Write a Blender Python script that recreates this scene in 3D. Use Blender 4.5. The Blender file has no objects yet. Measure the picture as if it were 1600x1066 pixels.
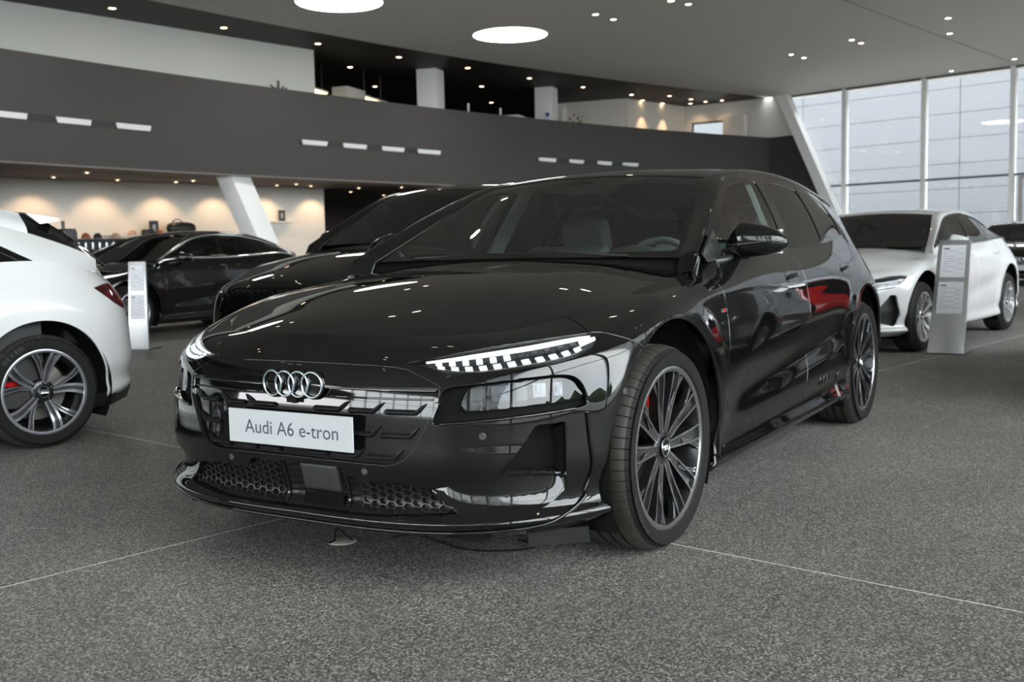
import bpy, bmesh, math, random
import numpy as np
from mathutils import Vector, Matrix
random.seed(7)
SC = bpy.context.scene
COL = SC.collection

# ------------------------------------------------------------------ camera
CAM_POS = (3.37926, 2.32531, 1.04858)
CAM_YAW, CAM_PITCH, CAM_ROLL = -2.60178, 0.08536, -0.02137
cd = bpy.data.cameras.new('camera'); cam = bpy.data.objects.new('camera', cd); COL.objects.link(cam)
cd.sensor_width = 36.0; cd.lens = 1654.87037/1600*36.0; cd.clip_start = 0.05; cd.clip_end = 300
_fw = Vector((math.cos(CAM_YAW)*math.cos(CAM_PITCH), math.sin(CAM_YAW)*math.cos(CAM_PITCH), -math.sin(CAM_PITCH)))
_r = _fw.cross(Vector((0, 0, 1))).normalized(); _u = _r.cross(_fw)
_c, _s = math.cos(CAM_ROLL), math.sin(CAM_ROLL)
_r2 = _r*_c+_u*_s; _u2 = _u*_c-_r*_s
cam.matrix_world = Matrix(((_r2.x, _u2.x, -_fw.x, CAM_POS[0]), (_r2.y, _u2.y, -_fw.y, CAM_POS[1]), (_r2.z, _u2.z, -_fw.z, CAM_POS[2]), (0, 0, 0, 1)))
cd.dof.use_dof = True; cd.dof.focus_distance = 3.6; cd.dof.aperture_fstop = 4.5
SC.camera = cam

# ------------------------------------------------------------------ sky, exposure
SC.view_settings.view_transform = 'Standard'; SC.view_settings.look = 'None'
SC.view_settings.gamma = 1.0; SC.view_settings.use_curve_mapping = False
SC.view_settings.exposure = 0.85
W = bpy.data.worlds.new('overcast_sky'); SC.world = W; W.use_nodes = True
_n = W.node_tree.nodes; _l = W.node_tree.links
_bg = _n['Background']; _tc = _n.new('ShaderNodeTexCoord'); _ns = _n.new('ShaderNodeTexNoise'); _rp = _n.new('ShaderNodeValToRGB')
_ns.inputs['Scale'].default_value = 2.2; _ns.inputs['Detail'].default_value = 6.0
_rp.color_ramp.elements[0].position = 0.35; _rp.color_ramp.elements[0].color = (0.68, 0.71, 0.76, 1)
_rp.color_ramp.elements[1].position = 0.65; _rp.color_ramp.elements[1].color = (0.985, 0.965, 0.95, 1)
_l.new(_tc.outputs['Generated'], _ns.inputs['Vector']); _l.new(_ns.outputs['Fac'], _rp.inputs['Fac']); _l.new(_rp.outputs['Color'], _bg.inputs['Color'])
_bg.inputs['Strength'].default_value = 10.0
SC.cycles.max_bounces = 8; SC.cycles.diffuse_bounces = 4; SC.cycles.glossy_bounces = 5; SC.cycles.transparent_max_bounces = 12; SC.cycles.transmission_bounces = 6
SC.cycles.sample_clamp_indirect = 6.0; SC.cycles.caustics_reflective = False; SC.cycles.caustics_refractive = False

# ------------------------------------------------------------------ geometry library (pure numpy)
#<geo>
def nspline(xs, ys):
    """natural cubic spline through knots; returns a callable (linear extrapolation)"""
    xs = np.asarray(xs, float); ys = np.asarray(ys, float)
    o = np.argsort(xs); xs = xs[o]; ys = ys[o]
    n = len(xs); h = np.diff(xs)
    A = np.eye(n); B = np.zeros(n)
    for i in range(1, n-1):
        A[i, i-1] = h[i-1]; A[i, i] = 2*(h[i-1]+h[i]); A[i, i+1] = h[i]
        B[i] = 6*((ys[i+1]-ys[i])/h[i]-(ys[i]-ys[i-1])/h[i-1])
    M = np.linalg.solve(A, B)
    def f(x):
        x = np.asarray(x, float)
        xc = np.clip(x, xs[0], xs[-1])
        i = np.clip(np.searchsorted(xs, xc)-1, 0, n-2)
        a = (xs[i+1]-xc)/h[i]; b = (xc-xs[i])/h[i]
        y = a*ys[i]+b*ys[i+1]+((a**3-a)*M[i]+(b**3-b)*M[i+1])*h[i]**2/6
        s0 = (ys[1]-ys[0])/h[0]-h[0]*(2*M[0]+M[1])/6
        s1 = (ys[-1]-ys[-2])/h[-1]+h[-1]*(2*M[-1]+M[-2])/6
        return y+np.where(x < xs[0], s0*(x-xs[0]), 0)+np.where(x > xs[-1], s1*(x-xs[-1]), 0)
    return f

def curve3(pts, t=None):
    pts = np.asarray(pts, float)
    if t is None:
        t = np.r_[0, np.cumsum(np.linalg.norm(np.diff(pts, axis=0), axis=1))]; t = t/t[-1]
    fs = [nspline(t, pts[:, k]) for k in range(pts.shape[1])]
    return lambda s: np.stack([f(s) for f in fs], -1)

def spline_matrix(tk, tv):
    """rows = samples tv, columns = knots tk : natural cubic interpolation weights"""
    I = np.eye(len(tk))
    return np.stack([nspline(tk, I[k])(tv) for k in range(len(tk))], 1)

def sstep(a, b, x):
    t = np.clip((np.asarray(x, float)-a)/(b-a), 0, 1); return t*t*(3-2*t)

def grid_normals(P):
    du = np.gradient(P, axis=0); dv = np.gradient(P, axis=1)
    N = np.cross(du, dv); L = np.linalg.norm(N, axis=-1, keepdims=True)
    return N/np.maximum(L, 1e-12)

class Patch:
    """polygon soup with vertex normals, clipped by signed fields"""
    def __init__(self, P, N, F):
        self.P = P; self.N = N; self.F = F
    @staticmethod
    def grid(P, flip=False):
        N = grid_normals(P)
        nu, nv = P.shape[:2]
        idx = np.arange(nu*nv).reshape(nu, nv)
        q = np.stack([idx[:-1, :-1], idx[1:, :-1], idx[1:, 1:], idx[:-1, 1:]], -1).reshape(-1, 4)
        if flip:
            q = q[:, ::-1]; N = -N
        return Patch(P.reshape(-1, 3), N.reshape(-1, 3), [tuple(x) for x in q.tolist()])
    def clip(self, val):
        """keep the part where val >= 0"""
        inside = val >= 0
        P = list(map(tuple, ())); newP = []; newN = []; cache = {}
        base = len(self.P); out = []
        ins = inside.tolist()
        for f in self.F:
            k = 0
            for i in f:
                k += ins[i]
            if k == len(f):
                out.append(f)
            elif k:
                g = []
                m = len(f)
                for a in range(m):
                    i, j = f[a], f[(a+1) % m]
                    if ins[i]: g.append(i)
                    if ins[i] != ins[j]:
                        key = (i, j) if i < j else (j, i)
                        w = cache.get(key)
                        if w is None:
                            p, q = key
                            t = val[p]/(val[p]-val[q])
                            newP.append(self.P[p]+(self.P[q]-self.P[p])*t)
                            newN.append(self.N[p]+(self.N[q]-self.N[p])*t)
                            w = base+len(newP)-1; cache[key] = w
                        g.append(w)
                g2 = [g[a] for a in range(len(g)) if g[a] != g[a-1]]
                if len(g2) >= 3: out.append(tuple(g2))
        PP = np.vstack([self.P, np.array(newP)]) if newP else self.P
        NN = np.vstack([self.N, np.array(newN)]) if newP else self.N
        return Patch(PP, NN, out).compact()
    def compact(self):
        used = np.zeros(len(self.P), bool)
        for f in self.F: used[list(f)] = True
        m = np.cumsum(used)-1
        ml = m.tolist()
        return Patch(self.P[used], self.N[used], [tuple(ml[i] for i in f) for f in self.F])
    def offset(self, d, vec=None):
        D = -self.N if vec is None else np.asarray(vec, float)
        return Patch(self.P+D*d, self.N.copy(), list(self.F))
    def moved(self, v):
        return Patch(self.P+np.asarray(v, float), self.N.copy(), list(self.F))
    def mirrored(self):
        s = np.array([1, -1, 1.0])
        return Patch(self.P*s, self.N*s, [tuple(reversed(f)) for f in self.F])
    def plus(self, o):
        n = len(self.P)
        return Patch(np.vstack([self.P, o.P]), np.vstack([self.N, o.N]), list(self.F)+[tuple(i+n for i in f) for f in o.F])
    def border(self):
        e = {}
        for f in self.F:
            m = len(f)
            for a in range(m):
                i, j = f[a], f[(a+1) % m]
                if (j, i) in e: del e[(j, i)]
                else: e[(i, j)] = 1
        return list(e.keys())
    def flanged(self, depth, vec=None, skip=None, soft=0.5, dark=0.0):
        """extrude the free border inward, with softly rounded shading at the edge"""
        E = self.border()
        if skip is not None:
            E = [(i, j) for i, j in E if not (skip(self.P[i]) and skip(self.P[j]))]
        if not E: return self
        acc = {}
        for i, j in E:
            t = self.P[j]-self.P[i]; l = np.linalg.norm(t)
            if l < 1e-9: continue
            o = np.cross(t/l, self.N[i]+self.N[j])
            for k in (i, j): acc[k] = acc.get(k, 0)+o
        n = len(self.P); A = {}; Bm = {}; newP = []; newN = []
        for k, o in acc.items():
            o = np.asarray(o, float)
            o = o/max(np.linalg.norm(o), 1e-9)
            D = -self.N[k] if vec is None else np.asarray(vec, float)
            r = min(0.0025, depth*0.4)
            nn = self.N[k]*(1-soft)+o*soft; nn /= max(np.linalg.norm(nn), 1e-9)
            A[k] = n+len(newP); newP.append(self.P[k]+D*r+o*r*0.5); newN.append(nn)
            Bm[k] = n+len(newP); newP.append(self.P[k]+D*depth+o*r*0.5); newN.append(o)
        F = list(self.F)
        for i, j in E:
            if i in A and j in A:
                F.append((j, i, A[i], A[j])); F.append((A[j], A[i], Bm[i], Bm[j]))
        return Patch(np.vstack([self.P, np.array(newP)]), np.vstack([self.N, np.array(newN)]), F)

def poly_sd(Q, poly, closed=True):
    """signed distance (positive inside) of 2-D points Q to polygon"""
    poly = np.asarray(poly, float); n = len(poly)
    d2 = np.full(len(Q), 1e9); ins = np.zeros(len(Q), bool)
    for k in range(n):
        a = poly[k]; b = poly[(k+1) % n]
        ab = b-a; L = ab@ab
        if L > 1e-14:
            t = np.clip(((Q-a)@ab)/L, 0, 1)
            d = Q-(a+t[:, None]*ab); d2 = np.minimum(d2, (d*d).sum(1))
        c = (a[1] > Q[:, 1]) != (b[1] > Q[:, 1])
        if c.any():
            xi = a[0]+(Q[:, 1]-a[1])*(b[0]-a[0])/(b[1]-a[1] if abs(b[1]-a[1]) > 1e-12 else 1e-12)
            ins ^= c & (Q[:, 0] < xi)
    d = np.sqrt(d2)
    return np.where(ins, d, -d)

def poly3_sd(P, poly3, axes):
    """like poly_sd but the distance is measured in 3-D and only the sign in the plane `axes`"""
    poly3 = np.asarray(poly3, float); n = len(poly3)
    Q = P[:, axes]; p2 = poly3[:, axes]
    lo = p2.min(0)-0.2; hi = p2.max(0)+0.2
    near = ((Q >= lo) & (Q <= hi)).all(1)
    out = np.full(len(P), -0.2)
    Pn = P[near]; Qn = Q[near]
    d2 = np.full(len(Pn), 1e9); ins = np.zeros(len(Pn), bool)
    for k in range(n):
        a = poly3[k]; b = poly3[(k+1) % n]
        ab = b-a; L = ab@ab
        if L > 1e-14:
            t = np.clip(((Pn-a)@ab)/L, 0, 1)
            d = Pn-(a+t[:, None]*ab); d2 = np.minimum(d2, (d*d).sum(1))
        a2 = p2[k]; b2 = p2[(k+1) % n]
        c = (a2[1] > Qn[:, 1]) != (b2[1] > Qn[:, 1])
        if c.any():
            xi = a2[0]+(Qn[:, 1]-a2[1])*(b2[0]-a2[0])/(b2[1]-a2[1] if abs(b2[1]-a2[1]) > 1e-12 else 1e-12)
            ins ^= c & (Qn[:, 0] < xi)
    d = np.sqrt(d2)
    out[near] = np.where(ins, d, -d)
    return out

def smooth_poly(pts, n=6, closed=True):
    """Catmull-Rom densification"""
    pts = np.asarray(pts, float); m = len(pts); out = []
    for k in range(m if closed else m-1):
        p0 = pts[(k-1) % m] if closed or k > 0 else pts[0]
        p1 = pts[k]; p2 = pts[(k+1) % m]
        p3 = pts[(k+2) % m] if closed or k+2 < m else pts[-1]
        for t in np.arange(n)/n:
            out.append(0.5*((2*p1)+(-p0+p2)*t+(2*p0-5*p1+4*p2-p3)*t*t+(-p0+3*p1-3*p2+p3)*t**3))
    if not closed: out.append(pts[-1])
    return np.array(out)

class CarShape:
    """half body (y >= 0, nose towards +x, front axle at x = 0) as a wrap-around surface from front centre to rear centre"""
    def __init__(self, S):
        self.S = S; self.xr = S['xr']
        ku = np.array(S['ku'], float)
        R = S['rows']
        self.nr = len(R)
        self.zf = [nspline(ku, r['z']) for r in R]
        self.bf = []
        for r in R:
            xs = np.array(S['kx'], float); b = np.array(r['b'], float)
            xs2 = np.r_[xs[0]+0.25, xs, xs[-1]-0.25]; b2 = np.r_[b[0], b, b[-1]]
            self.bf.append(nspline(xs2, b2))
        zm = np.array([np.mean(r['z'][2:6]) for r in R]); self.tk = (zm-zm[0])/(zm[-1]-zm[0])
        hz = S['hood']
        self.Hc = nspline([p[0] for p in hz], [p[1] for p in hz])
        self.Hk = nspline([p[0] for p in S['hood_k']], [p[1] for p in S['hood_k']])
    def H(self, x, y):
        z = self.Hc(x)-self.Hk(x)*y*y
        d = self.S.get('dome')
        if d:
            ye = d['y0']+d['dy']*(x-0.6)
            z = z+d['h']*(1-sstep(-d['w'], d['w'], np.abs(y)-ye))*sstep(0.75, 0.1, x)
        return z
    def rowxyz(self, j, u):
        r = self.S['rows'][j]; u = np.asarray(u, float)
        xr = self.xr
        b0 = self.bf[j](0.0); b1 = self.bf[j](xr)
        ph = np.clip(u, 0, 1)*np.pi/2
        n = r['nf']; rad = (np.abs(np.cos(ph)/r['af'])**n+np.abs(np.sin(ph)/b0)**n)**(-1/n)
        xf = rad*np.cos(ph); yf = rad*np.sin(ph)
        xs = xr*np.clip(u-1, 0, 1); ys = self.bf[j](xs)
        pr = np.clip(u-2, 0, 1)*np.pi/2
        n2 = r['nr']; rad2 = (np.abs(np.sin(pr)/r['ar'])**n2+np.abs(np.cos(pr)/b1)**n2)**(-1/n2)
        xb = xr-rad2*np.sin(pr); yb = rad2*np.cos(pr)
        x = np.where(u < 1, xf, np.where(u < 2, xs, xb)); y = np.where(u < 1, yf, np.where(u < 2, ys, yb))
        z = self.zf[j](u)
        if r.get('hood'):
            w = sstep(1.14, 1.22, u)
            z = z*w+self.H(x, y)*(1-w)
        return np.stack([x, y, z], -1)
    def wrap(self, u, v):
        rows = np.stack([self.rowxyz(j, u) for j in range(self.nr)], 1)
        W = spline_matrix(self.tk, v)
        P = np.einsum('vj,ujk->uvk', W, rows)
        for (cx, cz, Rr, amt) in self.S.get('flare', []):
            rr = np.hypot(P[..., 0]-cx, P[..., 2]-cz)
            side = sstep(0.80, 0.90, P[..., 1])
            P[..., 1] += amt*side*np.exp(-((rr-Rr)/0.075)**2)*sstep(0.2, 0.45, P[..., 2])
        sc = self.S.get('scallop')
        if sc:
            x, z = P[..., 0], P[..., 2]
            zc = sc['z0']+sc['slope']*(x-sc['x0'])
            m = sstep(sc['xa'], sc['xa']-0.35, x)*sstep(sc['xb'], sc['xb']+0.35, x)
            P[..., 1] -= sc['d']*m*np.exp(-((z-zc)/sc['w'])**2)*sstep(0.75, 0.9, P[..., 1])
        return P

def main_shape():
    #        front centre, mid, corner, x=0,  -.55, -1.5, -2.4, -2.9, rear mid, rear centre
    ku = [0, .35, .7, 1, 1.19, 1.517, 1.83, 2, 2.5, 3]
    kx = [0, -.30, -.56, -.8, -1.5, -2.4, -2.9]
    def row(z, af, nf, b, ar, nr, **k):
        return dict(z=z, af=af, nf=nf, b=b, ar=ar, nr=nr, **k)
    rows = [
     row([.175,.175,.18,.17,.165,.17,.18,.19,.22,.23], .80, 3.0, [.87,.87,.87,.87,.87,.87,.87], 1.00, 2.8),
     row([.207,.207,.21,.19,.186,.193,.20,.21,.26,.27], .866, 3.0, [.925,.922,.920,.920,.922,.925,.925], 1.07, 2.8),
     row([.26,.262,.27,.26,.262,.27,.28,.29,.33,.34], .862, 3.0, [.935,.935,.935,.935,.935,.935,.937], 1.10, 2.8),
     row([.37,.37,.375,.37,.37,.37,.38,.39,.43,.44], .872, 2.95, [.943,.943,.941,.940,.941,.942,.946], 1.12, 2.8),
     row([.47,.47,.47,.48,.48,.48,.49,.50,.53,.54], .877, 2.9, [.950,.950,.949,.948,.949,.950,.953], 1.13, 2.7),
     row([.57,.57,.575,.60,.60,.60,.61,.61,.64,.65], .872, 2.85, [.955,.954,.953,.953,.954,.955,.957], 1.13, 2.6),
     row([.655,.657,.675,.72,.72,.73,.73,.73,.75,.76], .858, 2.75, [.954,.953,.951,.950,.951,.952,.953], 1.12, 2.5),
     row([.715,.72,.745,.815,.825,.83,.83,.83,.84,.85], .836, 2.6, [.941,.942,.941,.940,.940,.938,.936], 1.09, 2.4),
     row([.758,.762,.79,.872,.905,.92,.925,.925,.91,.91], .806, 2.4, [.893,.912,.921,.924,.922,.915,.900], 1.05, 2.3),
     row([.79,.795,.83,.905,1.005,1.030,1.058,1.078,.99,.96], .780, 2.15, [.785,.792,.828,.856,.860,.850,.825], 1.00, 2.2, hood=True),
    ]
    return dict(ku=ku, kx=kx, rows=rows, xr=-2.9,
        hood=[(.86,.742),(.78,.790),(.70,.823),(.5,.872),(.2,.928),(-.1,.968),(-.4,.999),(-.6,1.010)],
        hood_k=[(.86,.27),(.78,.26),(.65,.225),(.355,.135),(-.1,.105),(-.456,.095),(-.6,.095)],
        dome=dict(y0=.42, dy=-.17, w=.16, h=.006),
        flare=[(0,.36,.47,.010),(-2.93,.36,.47,.012)],
        scallop=dict(z0=.44, slope=-.09, x0=-.6, xa=-.45, xb=-2.5, d=.022, w=.085))
#</geo>
# ------------------------------------------------------------------ materials
MAT = {}
def pm(name, col, rough=0.5, metal=0.0, coat=0.0, spec=0.5, emit=None, estr=0.0, bump=None, var=None, coat_rough=0.02):
    m = bpy.data.materials.new(name); m.use_nodes = True; nt = m.node_tree; b = nt.nodes['Principled BSDF']
    b.inputs['Base Color'].default_value = (*col, 1); b.inputs['Roughness'].default_value = rough; b.inputs['Metallic'].default_value = metal
    b.inputs['Coat Weight'].default_value = coat; b.inputs['Coat Roughness'].default_value = coat_rough; b.inputs['Specular IOR Level'].default_value = spec
    if emit: b.inputs['Emission Color'].default_value = (*emit, 1); b.inputs['Emission Strength'].default_value = estr
    if var:      # (scale, second colour)
        tc = nt.nodes.new('ShaderNodeTexCoord'); ns = nt.nodes.new('ShaderNodeTexNoise'); mx = nt.nodes.new('ShaderNodeMix'); mx.data_type = 'RGBA'
        ns.inputs['Scale'].default_value = var[0]; ns.inputs['Detail'].default_value = 5
        mx.inputs[6].default_value = (*col, 1); mx.inputs[7].default_value = (*var[1], 1)
        nt.links.new(tc.outputs['Object'], ns.inputs['Vector']); nt.links.new(ns.outputs['Fac'], mx.inputs[0]); nt.links.new(mx.outputs[2], b.inputs['Base Color'])
    if bump:     # (scale, strength, distance)
        tc = nt.nodes.new('ShaderNodeTexCoord'); ns = nt.nodes.new('ShaderNodeTexNoise'); bp = nt.nodes.new('ShaderNodeBump')
        ns.inputs['Scale'].default_value = bump[0]; ns.inputs['Detail'].default_value = 3; bp.inputs['Strength'].default_value = bump[1]; bp.inputs['Distance'].default_value = bump[2]
        nt.links.new(tc.outputs['Object'], ns.inputs['Vector']); nt.links.new(ns.outputs['Fac'], bp.inputs['Height']); nt.links.new(bp.outputs['Normal'], b.inputs['Normal'])
    MAT[name] = m; return m
def glassm(name, tint, ior=1.45, refl=1.0, rough=0.0):
    m = bpy.data.materials.new(name); m.use_nodes = True; nt = m.node_tree; nt.nodes.clear()
    o = nt.nodes.new('ShaderNodeOutputMaterial'); t = nt.nodes.new('ShaderNodeBsdfTransparent'); g = nt.nodes.new('ShaderNodeBsdfGlossy')
    f = nt.nodes.new('ShaderNodeFresnel'); x = nt.nodes.new('ShaderNodeMixShader'); k = nt.nodes.new('ShaderNodeMath'); k.operation = 'MULTIPLY'
    f.inputs['IOR'].default_value = ior; k.inputs[1].default_value = refl; t.inputs['Color'].default_value = (*tint, 1); g.inputs['Roughness'].default_value = rough
    g.inputs['Color'].default_value = (1, 1, 1, 1)
    nt.links.new(f.outputs[0], k.inputs[0]); nt.links.new(k.outputs[0], x.inputs[0]); nt.links.new(t.outputs[0], x.inputs[1]); nt.links.new(g.outputs[0], x.inputs[2]); nt.links.new(x.outputs[0], o.inputs[0])
    MAT[name] = m; return m
pm('black_paint', (.0030, .0030, .0030), .30, 0, 1.0, 0.0, coat_rough=.010)
pm('white_paint', (.52, .525, .525), .25, 0, 1.0, .5, coat_rough=.03)
pm('red_paint', (.45, .006, .008), .2, 0, 1.0, .5, coat_rough=.02)
pm('wine_paint', (.16, .006, .012), .2, 0, 1.0, .5, coat_rough=.02)
pm('grey_paint', (.22, .23, .24), .2, .4, 1.0, .5, coat_rough=.02)
pm('gloss_black', (.003, .003, .003), .05, 0, 0, .5)
pm('satin_black', (.010, .010, .010), .38, 0, 0, .45)
pm('matte_black', (.005, .005, .005), .85, 0, 0, .12)
pm('blade_black', (.035, .036, .038), .16, .7, 0, .5)
pm('plastic_grey', (.02, .02, .021), .5)
pm('dark_chrome', (.16, .165, .17), .12, 1.0)
pm('emblem_chrome', (.42, .50, .53), .22, 1.0)
pm('chrome', (.78, .79, .80), .24, 1.0)
pm('alu', (.42, .42, .42), .30, 1.0)
pm('silver_wheel', (.62, .63, .64), .28, .9)
pm('rim_dark', (.045, .046, .05), .30, .85, .2)
pm('rim_face', (.52, .52, .54), .24, 1.0)
pm('rim_pocket', (.13, .13, .137), .28, .9)
pm('rim_face_light', (.46, .46, .50), .28, .9)
pm('rubber', (.0075, .0073, .007), .66, 0, 0, .16)
pm('rubber_tread', (.027, .0245, .021), .58, 0, 0, .35)
pm('rubber_print', (.030, .030, .030), .5)
pm('disc_metal', (.30, .28, .26), .35, .9)
pm('caliper_red', (.60, .012, .014), .3, 0, .5)
pm('plate_grey', (.40, .42, .43), .42, 0, 0, .4)
pm('plate_ink', (.03, .032, .045), .5)
pm('lamp_white', (.55, .56, .58), .3, emit=(.93, .97, 1.0), estr=.55)
pm('lamp_reflector', (.40, .41, .42), .12, .95)
pm('lamp_module_grey', (.12, .125, .13), .15, .7)
pm('lamp_housing', (.02, .021, .023), .18, .2)
pm('tail_red', (.30, .004, .010), .12, 0, 1.0)
pm('tail_red_dark', (.075, .002, .004), .10, 0, 1.0)
pm('int_dark', (.014, .014, .014), .7)
pm('int_grey', (.24, .26, .25), .75)
pm('int_seat', (.30, .315, .30), .7)
pm('int_headliner', (.55, .58, .56), .9)
glassm('windscreen', (.66, .74, .71), 1.5, 1.0)
glassm('side_glass', (.62, .72, .69), 1.5, .9)
glassm('privacy_glass', (.030, .030, .028), 1.5, .9)
glassm('lens_clear', (.93, .95, .96), 1.45, .8)
glassm('lens_smoke', (.55, .57, .58), 1.5, .9)

# ------------------------------------------------------------------ scene helpers
def setp(o, label=None, cat=None, group=None, kind=None):
    for k, v in (('label', label), ('category', cat), ('group', group), ('kind', kind)):
        if v: o[k] = v
    return o
def thing(name, label, cat, loc=(0, 0, 0), rz=0.0, group=None):
    o = bpy.data.objects.new(name, None); COL.objects.link(o); o.location = loc; o.rotation_euler = (0, 0, rz); o.empty_display_size = .1
    return setp(o, label, cat, group)
def link(name, me, parent=None, **kw):
    o = bpy.data.objects.new(name, me); COL.objects.link(o)
    if parent is not None: o.parent = parent
    return setp(o, **kw)
def mats_on(me, mats):
    for m in (mats if isinstance(mats, (list, tuple)) else [mats]): me.materials.append(MAT[m] if isinstance(m, str) else m)
def mesh(name, V, F, mat, parent=None, smooth=False, mi=None, angle=None, **kw):
    me = bpy.data.meshes.new(name); me.from_pydata([tuple(map(float, v)) for v in V], [], [tuple(int(i) for i in f) for f in F]); mats_on(me, mat)
    if mi is not None: me.polygons.foreach_set('material_index', np.asarray(mi, dtype=np.int32))
    if smooth or angle: me.polygons.foreach_set('use_smooth', np.ones(len(me.polygons), bool))
    me.update()
    if angle: me.set_sharp_from_angle(angle=math.radians(angle))
    return link(name, me, parent, **kw)
def pobj(name, pt, mat, parent=None, **kw):
    """object from a Patch with its analytic normals"""
    me = bpy.data.meshes.new(name); me.from_pydata(pt.P.tolist(), [], pt.F); mats_on(me, mat)
    me.polygons.foreach_set('use_smooth', np.ones(len(me.polygons), bool)); me.update()
    N = pt.N/np.maximum(np.linalg.norm(pt.N, axis=1, keepdims=True), 1e-9)
    me.normals_split_custom_set_from_vertices(N.tolist())
    return link(name, me, parent, **kw)
class MB:
    """collects simple solids into one mesh"""
    def __init__(s): s.V = []; s.F = []; s.M = []
    def add(s, V, F, m=0):
        n = len(s.V); s.V += [tuple(v) for v in V]; s.F += [tuple(i+n for i in f) for f in F]; s.M += [m]*len(F); return s
    def box(s, c, d, m=0, rz=0.0, R=None):
        x, y, z = d[0]/2, d[1]/2, d[2]/2
        V = np.array([(a*x, b*y, e*z) for a in (-1, 1) for b in (-1, 1) for e in (-1, 1)])
        if R is not None: V = V@np.asarray(R).T
        elif rz:
            cs, sn = math.cos(rz), math.sin(rz); V = V@np.array([[cs, sn, 0], [-sn, cs, 0], [0, 0, 1]])
        V = V+np.asarray(c, float)
        return s.add(V, [(0, 1, 3, 2), (4, 6, 7, 5), (0, 4, 5, 1), (2, 3, 7, 6), (0, 2, 6, 4), (1, 5, 7, 3)], m)
    def tube(s, pts, r, n=8, m=0, closed=False, caps=True):
        pts = np.asarray(pts, float); k = len(pts); rr = np.broadcast_to(np.asarray(r, float), (k,))
        T = np.gradient(pts, axis=0) if not closed else np.roll(pts, -1, 0)-np.roll(pts, 1, 0)
        T /= np.maximum(np.linalg.norm(T, axis=1, keepdims=True), 1e-9)
        up = np.array([0, 0, 1.0]) if abs(T[0][2]) < .9 else np.array([1.0, 0, 0])
        V = []; nv = None
        for i in range(k):
            a = up-T[i]*(up@T[i]) if nv is None else nv-T[i]*(nv@T[i])
            a /= max(np.linalg.norm(a), 1e-9); nv = a; b = np.cross(T[i], a)
            for q in range(n):
                t = 2*math.pi*q/n; V.append(pts[i]+rr[i]*(a*math.cos(t)+b*math.sin(t)))
        F = []
        for i in range(k if closed else k-1):
            i2 = (i+1) % k
            for q in range(n):
                q2 = (q+1) % n; F.append((i*n+q, i*n+q2, i2*n+q2, i2*n+q))
        if caps and not closed: F += [tuple(range(n-1, -1, -1)), tuple((k-1)*n+q for q in range(n))]
        return s.add(V, F, m)
    def lathe(s, prof, n=48, axis='y', c=(0, 0, 0), m=0, closed=False, mats=None):
        """prof: (radius, offset along the axis)"""
        V = []; F = []; k = len(prof)
        for q in range(n):
            t = 2*math.pi*q/n; cs, sn = math.cos(t), math.sin(t)
            for r, h in prof:
                V.append({'y': (r*cs, h, r*sn), 'z': (r*cs, r*sn, h), 'x': (h, r*cs, r*sn)}[axis])
        V = np.array(V)+np.asarray(c, float)
        kk = k if closed else k-1
        for i in range(kk):
            mm = mats[i] if mats else m; FF = []
            for q in range(n):
                q2 = (q+1) % n; i2 = (i+1) % k
                FF.append((q*k+i, q*k+i2, q2*k+i2, q2*k+i) if axis != 'y' else (q*k+i, q2*k+i, q2*k+i2, q*k+i2))
            F.append((FF, mm))
        n0 = len(s.V); s.V += [tuple(v) for v in V]
        for FF, mm in F:
            s.F += [tuple(i+n0 for i in f) for f in FF]; s.M += [mm]*len(FF)
        return s
    def prism(s, poly, a, b, frame, m=0, mtop=None):
        """extrude 2-D polygon along the 3rd frame axis from a to b; frame = (origin, e1, e2, e3)"""
        o, e1, e2, e3 = [np.asarray(v, float) for v in frame]; k = len(poly)
        V = [o+e1*p[0]+e2*p[1]+e3*a for p in poly]+[o+e1*p[0]+e2*p[1]+e3*b for p in poly]
        s.add(V, [(i, (i+1) % k, k+(i+1) % k, k+i) for i in range(k)]+[tuple(range(k-1, -1, -1))], m)
        s.add([V[k+i] for i in range(k)], [tuple(range(k))], m if mtop is None else mtop)
        return s
    def build(s, name, mat, parent=None, smooth=False, angle=None, fix=True, **kw):
        o = mesh(name, s.V, s.F, mat, parent, smooth, s.M, angle, **kw)
        if fix:
            bm = bmesh.new(); bm.from_mesh(o.data); bmesh.ops.remove_doubles(bm, verts=bm.verts, dist=1e-5); bmesh.ops.recalc_face_normals(bm, faces=bm.faces); bm.to_mesh(o.data); bm.free()
            if angle: o.data.set_sharp_from_angle(angle=math.radians(angle))
        return o
def bevel(o, w, seg=2, angle=40):
    bm = bmesh.new(); bm.from_mesh(o.data)
    es = [e for e in bm.edges if len(e.link_faces) == 2 and e.calc_face_angle(0) > math.radians(angle)]
    bmesh.ops.bevel(bm, geom=es, offset=w, segments=seg, affect='EDGES', profile=.6)
    bm.to_mesh(o.data); bm.free()
    o.data.polygons.foreach_set('use_smooth', np.ones(len(o.data.polygons), bool)); o.data.set_sharp_from_angle(angle=math.radians(45))
    return o
def text_mesh(body, size, align='CENTER', ext=0.0):
    c = bpy.data.curves.new('txt', 'FONT'); c.body = body; c.size = size; c.align_x = align; c.align_y = 'CENTER'; c.extrude = ext
    o = bpy.data.objects.new('txt', c); COL.objects.link(o); dg = bpy.context.evaluated_depsgraph_get(); dg.update()
    me = bpy.data.meshes.new_from_object(o.evaluated_get(dg)); bpy.data.objects.remove(o); return me
def frame_obj(o, e1, e2, e3, loc):
    """local matrix from axes"""
    M = Matrix(((e1[0], e2[0], e3[0], loc[0]), (e1[1], e2[1], e3[1], loc[1]), (e1[2], e2[2], e3[2], loc[2]), (0, 0, 0, 1)))
    o.matrix_local = M; return o
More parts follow.
